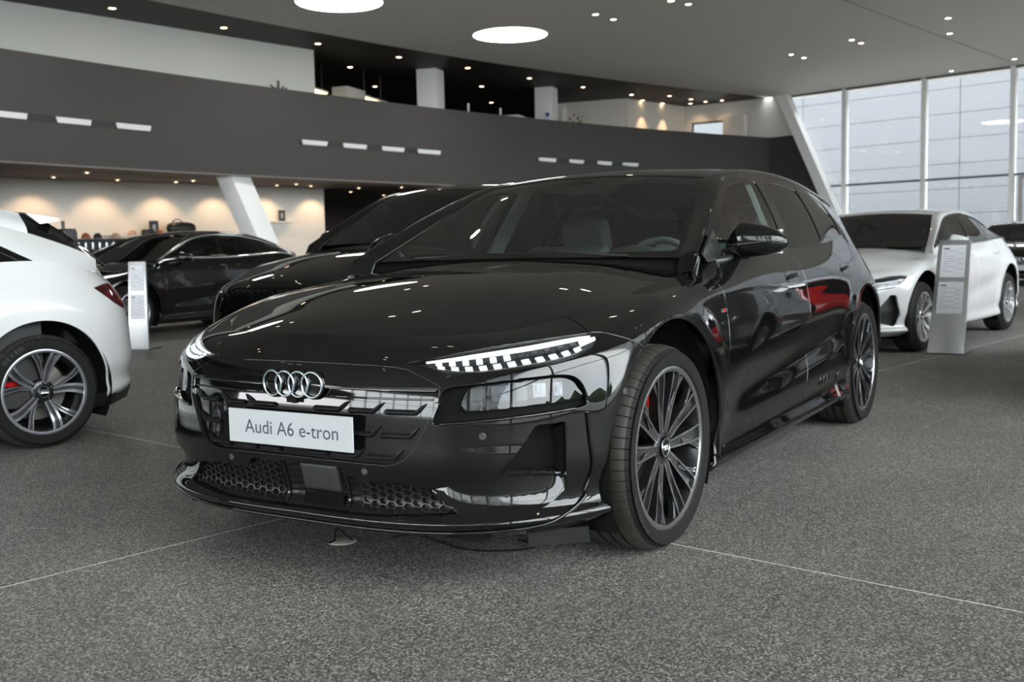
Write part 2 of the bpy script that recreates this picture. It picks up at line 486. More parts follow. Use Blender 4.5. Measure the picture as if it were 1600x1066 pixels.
def copy_tree(o, parent=None):
    c = o.copy(); COL.objects.link(c); c.parent = parent
    for ch in list(o.children): copy_tree(ch, c)
    return c
# ------------------------------------------------------------------ the showroom
pm('slab_gap', (.80, .78, .75), .7)
pm('ceiling_paint', (.78, .755, .725), .95)
pm('gallery_ceiling', (.020, .0175, .0155), .6)
pm('band_plaster', (.034, .0315, .030), .75, bump=(90, .05, .003), var=(.6, (.042, .039, .037)))
pm('soffit_edge', (.26, .22, .20), .8)
pm('soffit', (.060, .046, .038), .7)
pm('wall_white', (.62, .62, .58), .9)
pm('wall_cream', (.70, .66, .60), .9)
pm('column_white', (.72, .72, .71), .7)
pm('mullion_white', (.88, .88, .87), .4)
pm('frame_dark', (.10, .11, .11), .5)
pm('facade_panel', (.056, .059, .066), .6)
pm('facade_dark', (.04, .043, .05), .5)
pm('blind_slat', (.060, .064, .068), .6)
pm('asphalt', (.17, .165, .16), .9)
pm('hedge', (.035, .055, .022), .9)
pm('disc_glow', (.9, .9, .9), .5, emit=(1, .985, .95), estr=9.0)
pm('spot_glow', (.9, .8, .7), .5, emit=(1, .70, .42), estr=9.0)
pm('spot_glow_white', (.9, .9, .85), .5, emit=(1, .88, .70), estr=8.0)
pm('tube_glow', (.9, .8, .6), .5, emit=(1, .72, .36), estr=2.4)
pm('spot_ring', (.18, .16, .14), .35, .6)
pm('slot_dark', (.012, .012, .013), .6)
pm('nozzle_white', (.78, .77, .76), .5)
glassm('facade_glass', (.90, .93, .93), 1.45, .9)
def floor_material():
    m = bpy.data.materials.new('speckled_floor'); m.use_nodes = True; nt = m.node_tree; b = nt.nodes['Principled BSDF']
    tc = nt.nodes.new('ShaderNodeNewGeometry'); vo = nt.nodes.new('ShaderNodeTexVoronoi'); n1 = nt.nodes.new('ShaderNodeTexNoise'); n2 = nt.nodes.new('ShaderNodeTexNoise'); r1 = nt.nodes.new('ShaderNodeValToRGB'); r2 = nt.nodes.new('ShaderNodeValToRGB'); mx = nt.nodes.new('ShaderNodeMix'); mx.data_type = 'RGBA'; mx.blend_type = 'MULTIPLY'
    sp = nt.nodes.new('ShaderNodeSeparateColor'); ad = nt.nodes.new('ShaderNodeMath'); ad.operation = 'MULTIPLY_ADD'
    vo.inputs['Scale'].default_value = 190; n1.inputs['Scale'].default_value = 420; n1.inputs['Detail'].default_value = 2
    n2.inputs['Scale'].default_value = 1.3; n2.inputs['Detail'].default_value = 4
    e = r1.color_ramp.elements; e[0].position = .25; e[0].color = (.020, .0195, .019, 1); e[1].position = 1.0; e[1].color = (.50, .475, .43, 1)
    for p, c in ((.52, (.075, .072, .068)), (.74, (.15, .145, .136))): k = e.new(p); k.color = (*c, 1)
    e = r2.color_ramp.elements; e[0].position = .3; e[0].color = (.82, .82, .82, 1); e[1].position = .72; e[1].color = (1.08, 1.07, 1.06, 1)
    mx.inputs[0].default_value = 1.0; ad.inputs[1].default_value = .55
    for n in (vo, n1, n2): nt.links.new(tc.outputs['Position'], n.inputs['Vector'])
    nt.links.new(vo.outputs['Color'], sp.inputs[0]); nt.links.new(sp.outputs[0], ad.inputs[0]); h = nt.nodes.new('ShaderNodeMath'); h.operation = 'MULTIPLY'; h.inputs[1].default_value = .72
    nt.links.new(n1.outputs['Fac'], h.inputs[0]); nt.links.new(h.outputs[0], ad.inputs[2]); nt.links.new(ad.outputs[0], r1.inputs['Fac'])
    nt.links.new(n2.outputs['Fac'], r2.inputs['Fac']); nt.links.new(r1.outputs['Color'], mx.inputs[6]); nt.links.new(r2.outputs['Color'], mx.inputs[7]); nt.links.new(mx.outputs[2], b.inputs['Base Color'])
    b.inputs['Roughness'].default_value = .62; b.inputs['Specular IOR Level'].default_value = .3
    MAT['speckled_floor'] = m
floor_material()
CEIL = 6.4; GA = math.radians(-10.5)       # floor grid direction
gx = np.array([math.cos(GA), math.sin(GA)]); gy = np.array([-math.sin(GA), math.cos(GA)]); G0 = np.array([-.325, -.505]); CELL = 5.40
# floor: pale joint bed with speckled slabs on it
fl = mesh('floor', [(-42, -34, -.03), (25, -34, -.03), (25, 22, -.03), (-42, 22, -.03), (-42, -34, -.0008), (25, -34, -.0008), (25, 22, -.0008), (-42, 22, -.0008)], [(0, 3, 2, 1), (4, 5, 6, 7), (0, 1, 5, 4), (1, 2, 6, 5), (2, 3, 7, 6), (3, 0, 4, 7)], 'slab_gap', kind='structure')
g = .0038; sv = [(g, g, -.02), (CELL-g, g, -.02), (CELL-g, CELL-g, -.02), (g, CELL-g, -.02), (g, g, 0), (CELL-g, g, 0), (CELL-g, CELL-g, 0), (g, CELL-g, 0)]
slab_me = None
for i in range(-8, 5):
    for j in range(-6, 4):
        p = G0+gx*CELL*i+gy*CELL*j; c = p+(gx+gy)*CELL/2
        if not (-41 < c[0] < 22 and -32 < c[1] < 20): continue
        if slab_me is None:
            o = mesh('floor_slab', sv, [(4, 5, 6, 7), (0, 1, 5, 4), (1, 2, 6, 5), (2, 3, 7, 6), (3, 0, 4, 7)], 'speckled_floor', fl); slab_me = o.data
        else: o = link('floor_slab', slab_me, fl)
        o.location = (p[0], p[1], 0); o.rotation_euler = (0, 0, GA)
# plan curve of the gallery front
BAND = curve3(np.array([(22, -12.6), (14, -14.6), (8, -15.3), (2, -15.7), (-4, -15.9), (-8.87, -15.83), (-12.39, -15.62), (-16.74, -15.05), (-21.15, -14.25), (-26.15, -12.93), (-31.93, -10.92), (-35.04, -9.63), (-35.35, -9.5)]))
bs = np.linspace(0, 1, 160); bc = BAND(bs)
def sweep(name, sec, mat, **kw):
    """sweep a (back offset, z) section along the plan curve"""
    T = np.gradient(bc, axis=0); T /= np.linalg.norm(T, axis=1, keepdims=True); Nn = np.stack([-T[:, 1], T[:, 0]], 1)*-1
    Nn = np.where((Nn[:, 1:] > 0), -Nn, Nn)          # pointing away from the hall (to -y)
    k = len(sec); V = []; F = []
    for i in range(len(bc)):
        for d, z in sec: V.append((bc[i, 0]+Nn[i, 0]*d, bc[i, 1]+Nn[i, 1]*d, z))
    for i in range(len(bc)-1):
        for q in range(k): F.append((i*k+q, i*k+(q+1) % k, (i+1)*k+(q+1) % k, (i+1)*k+q))
    F += [tuple(range(k)), tuple((len(bc)-1)*k+q for q in range(k-1, -1, -1))]
    return MB().add(V, F).build(name, [mat] if isinstance(mat, str) else mat, angle=30, **kw)
band = sweep('wall_gallery', [(0, 2.90), (0, 4.95), (.25, 4.95), (.25, 2.90)], 'band_plaster', kind='structure')
sweep('trim_1', [(.02, 2.87), (.02, 2.90), (.9, 2.90), (.9, 2.87)], 'soffit_edge', kind='structure')
# gallery floor / lower soffit
def plate(name, poly, z0, z1, mat, **kw):
    mb = MB(); mb.prism([tuple(p) for p in poly], z0, z1, ((0, 0, 0), (1, 0, 0), (0, 1, 0), (0, 0, 1))); return mb.build(name, [mat], **kw)
pb = [tuple(p) for p in bc[::4]]
back = [(-35.9, -9.7), (-35.9, -34), (22, -34)]
plate('floor_gallery', [(x, y-.26) for x, y in pb]+back, 2.92, 3.2, 'soffit', kind='structure')
plate('ceiling_gallery', [(x, y) for x, y in pb]+back, CEIL, CEIL+.2, 'gallery_ceiling', kind='structure')
cur0 = np.array([-35.32, -9.06]); cur1 = np.array([-33.20, -1.04]); cdir = (cur1-cur0)/np.linalg.norm(cur1-cur0)
corner = cur0+cdir*21.8; corner2 = corner+gx*52; corner3 = np.array([15.0, -14.3])
hallpoly = pb[::-1]+[tuple(cur0), tuple(corner), tuple(corner2), (20, -13.2)]
_out = np.array([-cdir[1], cdir[0]])*.9; _o2 = gy*.9
ceil_poly = [p for p in pb[::-1]]+[(24.5, -12.3), tuple(corner2+gx*1.2+_o2), tuple(corner+_out+_o2), tuple(cur0+_out)]
plate('ceiling', ceil_poly, CEIL, CEIL+.25, 'ceiling_paint', kind='structure')
mb = MB(); mb.box((-26.4, -2.5, CEIL-.002), (12.1, .03, .006), rz=math.atan2(2.3, -11.9)); mb.build('trim_2', ['soffit_edge'], kind='structure')
# gallery walls
def wall(name, a, b, z0, z1, mat, t=.15, **kw):
    a = np.array(a, float); b = np.array(b, float); d = b-a; L = np.linalg.norm(d); mb = MB(); mb.box(((a[0]+b[0])/2, (a[1]+b[1])/2, (z0+z1)/2), (L, t, z1-z0), rz=math.atan2(d[1], d[0])); return mb.build(name, [mat], **kw)
wall('wall_gallery_left', (2, -20.4), (-18.38, -16.66), 3.2, CEIL, 'wall_white', kind='structure')
wall('wall_gallery_back', (-44, -21), (22, -33), 3.2, CEIL, 'soffit', kind='structure')
# white rooms at the end of the gallery
wall('wall_gallery_niche', (-32.0, -13.9), (-35.45, -13.1), 3.2, CEIL, 'wall_cream', kind='structure')
wall('wall_gallery_side', (-31.95, -13.95), (-31.6, -16.5), 3.2, CEIL, 'wall_cream', kind='structure')
a, b = np.array([-35.5, -13.1]), np.array([-35.38, -9.2]); 
wall('wall_gallery_end', a, a+(b-a)*.10, 3.2, CEIL, 'wall_white', kind='structure'); wall('wall_gallery_end', a+(b-a)*.10, a+(b-a)*.66, 5.75, CEIL, 'wall_white', kind='structure'); wall('wall_gallery_end', a+(b-a)*.10, a+(b-a)*.66, 3.2, 4.6, 'wall_white', kind='structure'); wall('wall_gallery_end', a+(b-a)*.66, b, 3.2, CEIL, 'wall_white', kind='structure')
w = thing('window_5', None, None); w['kind'] = 'structure'
for zz in (5.72, 4.63): mb = MB(); mb.box((*(a+(b-a)*.38), zz), (.10, 2.2, .07)); mb.build('window_frame', ['frame_dark'], w)
for f in (.105, .655): mb = MB(); mb.box((*(a+(b-a)*f), 5.17), (.10, .06, 1.1)); mb.build('window_frame', ['frame_dark'], w)
mb = MB(); mb.box((*(a+(b-a)*.38), 5.17), (.02, 2.1, 1.04)); mb.build('window_pane', ['facade_glass'], w)
# lower floor behind the cars
wall('wall_back', (-10.2, -20.12), (-20.11, -18.0), 0, 2.92, 'wall_cream', .2, kind='structure')
wall('wall_back_left', (-11.2, -20.05), (-9.5, -17.6), 0, 2.92, 'soffit', .2, kind='structure')
wall('wall_back_far', (-44, -24), (22, -30), 0, 2.95, 'soffit', .2, kind='structure')
wall('wall_far_end', (-35.75, -9.6), (-35.75, -23.5), 0, 2.92, 'soffit', .2, kind='structure')
wall('wall_gallery_far_end', (-35.8, -13.2), (-35.8, -22.5), 3.2, CEIL, 'soffit', .2, kind='structure')
# slanted white columns
def slant(p_top, p_bot, w, d, name='column', **kw):
    mb = MB(); V = []
    for (x, y, z) in (p_bot, p_top):
        for dx, dy in ((-w/2, -d/2), (w/2, -d/2), (w/2, d/2), (-w/2, d/2)): V.append((x+dx, y+dy, z))
    mb.add(V, [(3, 2, 1, 0), (4, 5, 6, 7), (0, 1, 5, 4), (1, 2, 6, 5), (2, 3, 7, 6), (3, 0, 4, 7)]); return bevel(mb.build(name, ['column_white'], **kw), .03)
slant((-14.55, -15.85, 2.92), (-15.1, -14.85, 0), .62, .5, kind='structure')
# square columns upstairs
for i, (x, y) in enumerate(((-22.75, -15.95), (-28.0, -14.95))):
    mb = MB(); mb.box((x, y, (3.2+CEIL)/2), (.62, .62, CEIL-3.2), rz=math.radians(12)); bevel(mb.build('column', ['column_white'], kind='structure'), .015)
# ---- curtain walls
def curtain(name, p, q, n, skip_beam=False, tz=3.07, mats='mullion_white', w=.14):
    root = thing(name, None, None); root['kind'] = 'structure'; p = np.array(p, float); q = np.array(q, float); d = (q-p); L = np.linalg.norm(d); d /= L; rz = math.atan2(d[1], d[0])
    pos = n if not isinstance(n, int) else np.linspace(0, L, n+1)
    for k, s in enumerate(pos):
        c = p+d*s; mb = MB(); mb.box((c[0], c[1], CEIL/2), (w, .22, CEIL), rz=rz); mb.build('mullion', [mats], root)
    for k in range(len(pos)-1):
        c = p+d*(pos[k]+pos[k+1])/2; ww = pos[k+1]-pos[k]-w
        mb = MB(); mb.box((c[0], c[1], tz), (ww, .12, .07), rz=rz); mb.build('transom', ['frame_dark'], root)
        for z0, z1 in ((.06, tz-.04), (tz+.04, CEIL-.02)): mb = MB(); mb.box((c[0], c[1], (z0+z1)/2), (ww, .024, z1-z0), rz=rz); mb.build('glass_pane', ['facade_glass'], root)
    mb = MB(); c = (p+q)/2; mb.box((c[0], c[1], .04), (L, .16, .08), rz=rz); mb.build('sill_profile', [mats], root)
    mb = MB(); mb.box((c[0], c[1], CEIL-.03), (L, .16, .06), rz=rz); mb.build('head_profile', ['frame_dark'], root)
    return root
curtain('window_1', cur0, corner, [0]+[2.34+2.83*k for k in range(7)]+[21.8], True)
curtain('window_2', corner, corner2, 16)
curtain('window_3', corner2, (21.5, -12.8), 7)
# slanted white edge beam in front of the glass
bd = np.array([cdir[0], cdir[1]])
def beam(s0, z0, s1, z1, w, off, nm):
    a = cur0+cdir*s0; b = cur0+cdir*s1; nrm = np.array([cdir[1], -cdir[0]])
    V = []
    for (P, z) in ((a, z0), (b, z1)):
        for ds, do in ((0, off), (w, off), (w, off+.35), (0, off+.35)): p = P+cdir*ds+nrm*do; V.append((p[0], p[1], z))
    mb = MB(); mb.add(V, [(3, 2, 1, 0), (4, 5, 6, 7), (0, 1, 5, 4), (1, 2, 6, 5), (2, 3, 7, 6), (3, 0, 4, 7)]); return mb.build(nm, ['mullion_white'], kind='structure')
beam(-.12, CEIL, 2.9, 0, .40, .12, 'trim_3')
# wedge end of the gallery front, between the band and the beam
a0 = cur0+cdir*(-.05)
nrm = np.array([cdir[1], -cdir[0]]); 
def wp(s, o): p = cur0+cdir*s+nrm*o; return p
V = []
for o in (.20, .35):
    for s, z in ((-2.2, 4.95), (.62, 4.95), (2.72, .5), (-2.2, .5)): p = wp(s, o); V.append((p[0], p[1], z))
MB().add(V, [(0, 1, 2, 3), (7, 6, 5, 4), (0, 4, 5, 1), (1, 5, 6, 2), (2, 6, 7, 3), (3, 7, 4, 0)]).build('wall_gallery_wedge', ['band_plaster'], kind='structure')
V = []
for o in (.22, .33):
    for s, z in ((-2.2, CEIL), (.0, CEIL), (.66, 4.95), (-2.2, 4.95)): p = wp(s, o); V.append((p[0], p[1], z))
MB().add(V, [(0, 1, 2, 3), (7, 6, 5, 4), (0, 4, 5, 1), (1, 5, 6, 2), (2, 6, 7, 3), (3, 7, 4, 0)]).build('wall_gallery_gable', ['wall_white'], kind='structure')
# door frame at the foot of the third bay
dr = thing('door_1', None, None); dr['kind'] = 'structure'
for s in (8.30, 9.35): p = wp(s, .10); mb = MB(); mb.box((p[0], p[1], 1.5), (.12, .12, 3.0), rz=math.atan2(cdir[1], cdir[0])); mb.build('door_jamb', ['alu'], dr)
p = wp(8.82, .10); mb = MB(); mb.box((p[0], p[1], 2.96), (1.0, .12, .12), rz=math.atan2(cdir[1], cdir[0])); mb.build('door_head', ['alu'], dr)
# ---- outside
mesh('ground_outside', [(-140, -90, -.05), (110, -90, -.05), (110, 120, -.05), (-140, 120, -.05)], [(0, 1, 2, 3)], 'asphalt', kind='structure')
rz = math.atan2(cdir[1], cdir[0]); off = nrm*-17.0
nb = thing('neighbouring_building', 'pale grey panel-clad building seen through the tall glazing', 'building')
for k in range(-3, 7):
    for j in range(12):
        s = k*8.4-.8; p = cur0+cdir*(s+4.2)+off
        if k == 1 and 1 <= j <= 4: continue
        mb = MB(); mb.box((p[0], p[1], .58+j*1.20), (8.37, .12, 1.18), rz=rz); mb.build('facade_panel', ['facade_panel'], nb)
p = cur0+cdir*16+off*1.02; mb = MB(); mb.box((p[0], p[1], 7.2), (88, .2, 14.5), rz=rz); mb.build('facade_wall', ['facade_dark'], nb)
# shuttered window bay of that building
bs0 = 1*8.4-.8
for (s0, s1, z0, z1) in ((bs0+.2, bs0+8.2, 1.2, 5.95),):
    p = cur0+cdir*((s0+s1)/2)+off*.995
    for z in np.arange(z0+.06, z1, .11): mb = MB(); mb.box((p[0], p[1], z), (s1-s0, .05, .085), rz=rz); mb.build('blind_slat', ['blind_slat'], nb)
    for z in (z0, 3.6, z1): mb = MB(); mb.box((p[0], p[1], z), (s1-s0+.1, .10, .08), rz=rz); mb.build('blind_rail', ['facade_dark'], nb)
    for s in (s0, s1): q = cur0+cdir*s+off*.99; mb = MB(); mb.box((q[0], q[1], (z0+z1)/2), (.08, .12, z1-z0), rz=rz); mb.build('blind_rail', ['facade_dark'], nb)
# a clipped hedge beyond the street front, mirrored in the paintwork
hg = MB(); rr = random.Random(3); 
V = []; F = []
p0 = corner+gy*26+gx*14; n = 70
for i in range(n+1):
    h = 2.2+.9*math.sin(i*.9)+1.3*rr.random(); b = p0+gx*i*.75
    for o, z in ((0, -.05), (-.3, h*.6), (.5, h), (1.4, h*.9), (1.8, -.05)): q = b+gy*(o+.2*rr.random()); V.append((q[0], q[1], z))
for i in range(n):
    for q in range(4): F.append((i*5+q, i*5+q+1, i*5+q+6, i*5+q+5))
setp(hg.add(V, F).build('hedge', ['hedge']), 'long dark green hedge across the street outside', 'hedge')
# ---- luminous discs in the hall ceiling; the last, unseen one is added for lighting
for k, (x, y) in enumerate(((-19.75, -11.4), (-14.6, -12.55), (-8.9, -13.0))):
    t = thing('ceiling_disc_light', ('round luminous disc in the hall ceiling in front of the first square column', 'round luminous disc in the hall ceiling in front of the white gallery wall', 'unseen luminous disc added in the hall ceiling over the black saloon')[k], 'ceiling light', (x, y, CEIL), group='luminous ceiling discs')
    MB().lathe([(0, -.012), (.92, -.012), (.92, 0)], 64, axis='z').build('diffuser', ['disc_glow'], t)
    MB().lathe([(.92, -.02), (.95, -.02), (.95, 0), (.92, 0)], 64, axis='z').build('rim', ['ceiling_paint'], t)
# ---- recessed spots
def spot(x, y, z, r, glow, label, group):
    key = ('spot', glow, r)
    if key not in WC:
        a = MB().lathe([(r, 0), (r, -.018), (r*.74, -.018), (r*.70, -.004)], 20, axis='z').build('bezel', ['spot_ring'])
        b = MB().lathe([(r*.72, -.008), (0, -.022)], 16, axis='z').build('lamp', [glow]); WC[key] = (a.data, b.data)
        bpy.data.objects.remove(a); bpy.data.objects.remove(b)
    t = thing('downlight', label, 'downlight', (x, y, z), group=group)
    link('bezel', WC[key][0], t); link('lamp', WC[key][1], t); return t
WC = {}
GL = [(-12.2,-16.8),(-14.99,-16.37),(-17.75,-15.9),(-20.5,-15.4),(-20.9,-17.45),(-24.15,-19.1),(-23.1,-14.85),(-25.85,-14.35),(-26.3,-16.4),(-29.7,-18.15),(-28.55,-13.85),(-31.8,-15.5),(-31.2,-13.3),(-32.75,-13.55),(-34.0,-13.3),(-32.35,-12.35),(-33.65,-12.05),(-34.75,-12.5),(-34.6,-11.85),(-34.7,-11.25),(-6.5,-17.4),(-1,-17.4)]
for x, y in GL: spot(x, y, CEIL, .11, 'spot_glow', 'warm recessed downlight in the dark gallery ceiling', 'downlights of the gallery ceiling')
SL = [(-12.0,-18.81),(-11.69,-17.25),(-13.56,-18.59),(-15.02,-18.26),(-15.02,-17.65),(-17.85,-17.58),(-17.84,-16.89),(-18.75,-17.19),(-20.46,-16.93),(-21.2,-15.96),(-21.79,-18.31),(-24.08,-18.83),(-23.58,-16.95),(-26,-16),(-26.5,-18)]
for x, y in SL: spot(x, y, 2.915, .085, 'spot_glow', 'warm recessed downlight in the brown soffit under the gallery', 'downlights of the soffit')
CL = [(-18.96,-8.64),(-19.69,-8.54),(-18.75,-6.71),(-19.27,-6.51),(-26.91,-6.43),(-27.66,-6.28),(-25.77,-4.49),(-26.38,-4.39),(-24.43,-1.91),(-26.48,-2.18),(-33.0,-3.1),(-31.85,-1.19)]
for i in range(6):
    for j in range(4):
        q = G0+gx*(-14.5+4.6*i)+gy*(-10.8+4.8*j); CL += [(q[0], q[1]), (q[0]+.62, q[1]-.1)]
for x, y in CL: spot(x, y, CEIL, .105, 'spot_glow_white', 'small recessed spotlight in the pale hall ceiling', 'spotlights of the hall ceiling')
# wall washers: real spot lamps over the cream walls
def lamp_spot(loc, aim, power, size, col=(1, .66, .38), blend=.6, r=.05):
    l = bpy.data.lights.new('spot_lamp', 'SPOT'); l.energy = power; l.spot_size = size; l.spot_blend = blend; l.color = col; l.shadow_soft_size = r
    o = bpy.data.objects.new('spot_lamp', l); COL.objects.link(o); o.location = loc; o.rotation_euler = (Vector(aim)-Vector(loc)).to_track_quat('-Z', 'Y').to_euler(); return o
for k in range(6):
    f = .06+.175*k; x = -11.3+(-20.1+11.3)*f; y = -19.7+(18.0-16.3)*f+.75
    lamp_spot((x, y, 2.86), (x-.12, y-.75, 1.2), 30, math.radians(95))
for x, y in ((-32.75, -13.25), (-34.0, -12.95)): lamp_spot((x, y, CEIL-.03), (x-.02, y-.35, 4.2), 60, math.radians(50), blend=.3)
for x, y in ((-34.75, -12.4), (-34.6, -11.4)): lamp_spot((x, y, CEIL-.03), (x-.6, y, 5.2), 14, math.radians(80))
# ---- air-vent slots in the gallery front
def band_at(x):
    k = np.abs(bc[:, 0]-x).argmin(); t = bc[min(k+1, len(bc)-1)]-bc[max(k-1, 0)]; t /= np.linalg.norm(t)
    i = np.interp(x, bc[::-1, 0], bc[::-1, 1]); return np.array([x, i]), t
for gi, (xs, lab) in enumerate((([(-6.8, -7.6), (-8.5, -9.31), (-9.9, -10.67), (-11.23, -12.06)], 'dark slot of white air nozzles in the gallery front above the cream wall'),
        ([(-16.13, -16.92), (-17.41, -18.19), (-18.70, -19.48), (-19.95, -20.79)], 'dark slot of white air nozzles in the gallery front below the first square column'),
        ([(-24.58, -25.30), (-25.85, -26.47), (-27.05, -27.68), (-28.15, -28.86)], 'dark slot of white air nozzles in the gallery front above the black estate car'))):
    x0, x1 = xs[0][0], xs[-1][1]; p, t = band_at((x0+x1)/2); rz = math.atan2(t[1], t[0])
    root = thing('air_vent', lab, 'air vent', (p[0], p[1], 3.745))
    n = 12; V = []; F = []
    for k in range(n+1):
        q, tt = band_at(x0+.06+(x1-x0-.12)*k/n); nn = np.array([-tt[1], tt[0]]); nn = nn if nn[1] > 0 else -nn
        for o, z in ((-.05, -.07), (.004, -.07), (.004, .07), (-.05, .07)): V.append((q[0]+nn[0]*o-p[0], q[1]+nn[1]*o-p[1], z))
    for k in range(n):
        for j in range(4): F.append((4*k+j, 4*k+(j+1) % 4, 4*k+4+(j+1) % 4, 4*k+4+j))
    F += [(0, 1, 2, 3), (4*n, 4*n+1, 4*n+2, 4*n+3)]
    MB().add(V, F).build('slot', ['slot_dark'], root)
    for a, b in xs:
        qa, ta = band_at(a); qb, tb = band_at(b); nn = np.array([-ta[1], ta[0]]); nn = nn if nn[1] > 0 else -nn
        V = [(qa[0]+nn[0]*.05-p[0], qa[1]+nn[1]*.05-p[1], .055), (qb[0]+nn[0]*.05-p[0], qb[1]+nn[1]*.05-p[1], .055), (qb[0]+nn[0]*.012-p[0], qb[1]+nn[1]*.012-p[1], -.05), (qa[0]+nn[0]*.012-p[0]-.06, qa[1]+nn[1]*.012-p[1], -.05)]
        V += [(x-nn[0]*.02, y-nn[1]*.02, z) for x, y, z in V]
        MB().add(V, [(0, 1, 2, 3), (4, 7, 6, 5), (0, 4, 5, 1), (1, 5, 6, 2), (2, 6, 7, 3), (3, 7, 4, 0)]).build('air_nozzle', ['nozzle_white'], root)
# daylight portals at the glazing
for (p, q) in ((cur0, corner), (corner, corner2), (corner2, np.array([21.5, -12.8]))):
    c = (p+q)/2; d = q-p; L = np.linalg.norm(d); l = bpy.data.lights.new('daylight_portal', 'AREA'); l.shape = 'RECTANGLE'; l.size = L; l.size_y = CEIL-.1; l.cycles.is_portal = True
    o = bpy.data.objects.new('daylight_portal', l); COL.objects.link(o); inn = np.array([-4.0, -5.0])-c; nn = np.array([-d[1], d[0]])/L; nn = nn if nn@inn > 0 else -nn
    o.location = (c[0]-nn[0]*.3, c[1]-nn[1]*.3, CEIL/2); o.rotation_euler = Vector((nn[0], nn[1], 0)).to_track_quat('-Z', 'Y').to_euler()
# ------------------------------------------------------------------ wheels
def spoke_arm(mb, r0, a0, r1, a1, w0, w1, hf, edge=.005, pocket=.010, thick=.035, bend=0.0, n=7, pk=True):
    V = []; m = 8
    for k in range(n):
        t = k/(n-1); r = r0+(r1-r0)*t; a = a0+(a1-a0)*t+bend*math.sin(math.pi*t)
        w = w0+(w1-w0)*t; h = hf(r); e = min(edge, w*.28); pd = pocket*float(sstep(.28, .62, t)) if pk else 0
        c = np.array([math.cos(a)*r, h, math.sin(a)*r]); tx = np.array([-math.sin(a), 0, math.cos(a)])
        for off, dh in ((-w/2-.002, -thick), (-w/2, 0), (-w/2+e, 0), (-w/2+e+.002, -pd), (w/2-e-.002, -pd), (w/2-e, 0), (w/2, 0), (w/2+.002, -thick)):
            V.append(c+tx*off+np.array([0, dh, 0]))
    F = []; M = []
    for k in range(n-1):
        for q in range(m-1):
            F.append((k*m+q, k*m+q+1, (k+1)*m+q+1, (k+1)*m+q)); M.append((0, 1, 2, 2, 2, 1, 0)[q] if pk else (0, 1, 1, 1, 1, 1, 0)[q])
    F += [tuple(range(m)), tuple((n-1)*m+q for q in range(m-1, -1, -1))]; M += [0, 0]
    n0 = len(mb.V); mb.V += [tuple(v) for v in V]; mb.F += [tuple(i+n0 for i in f) for f in F]; mb.M += M
WHEEL_CACHE = {}
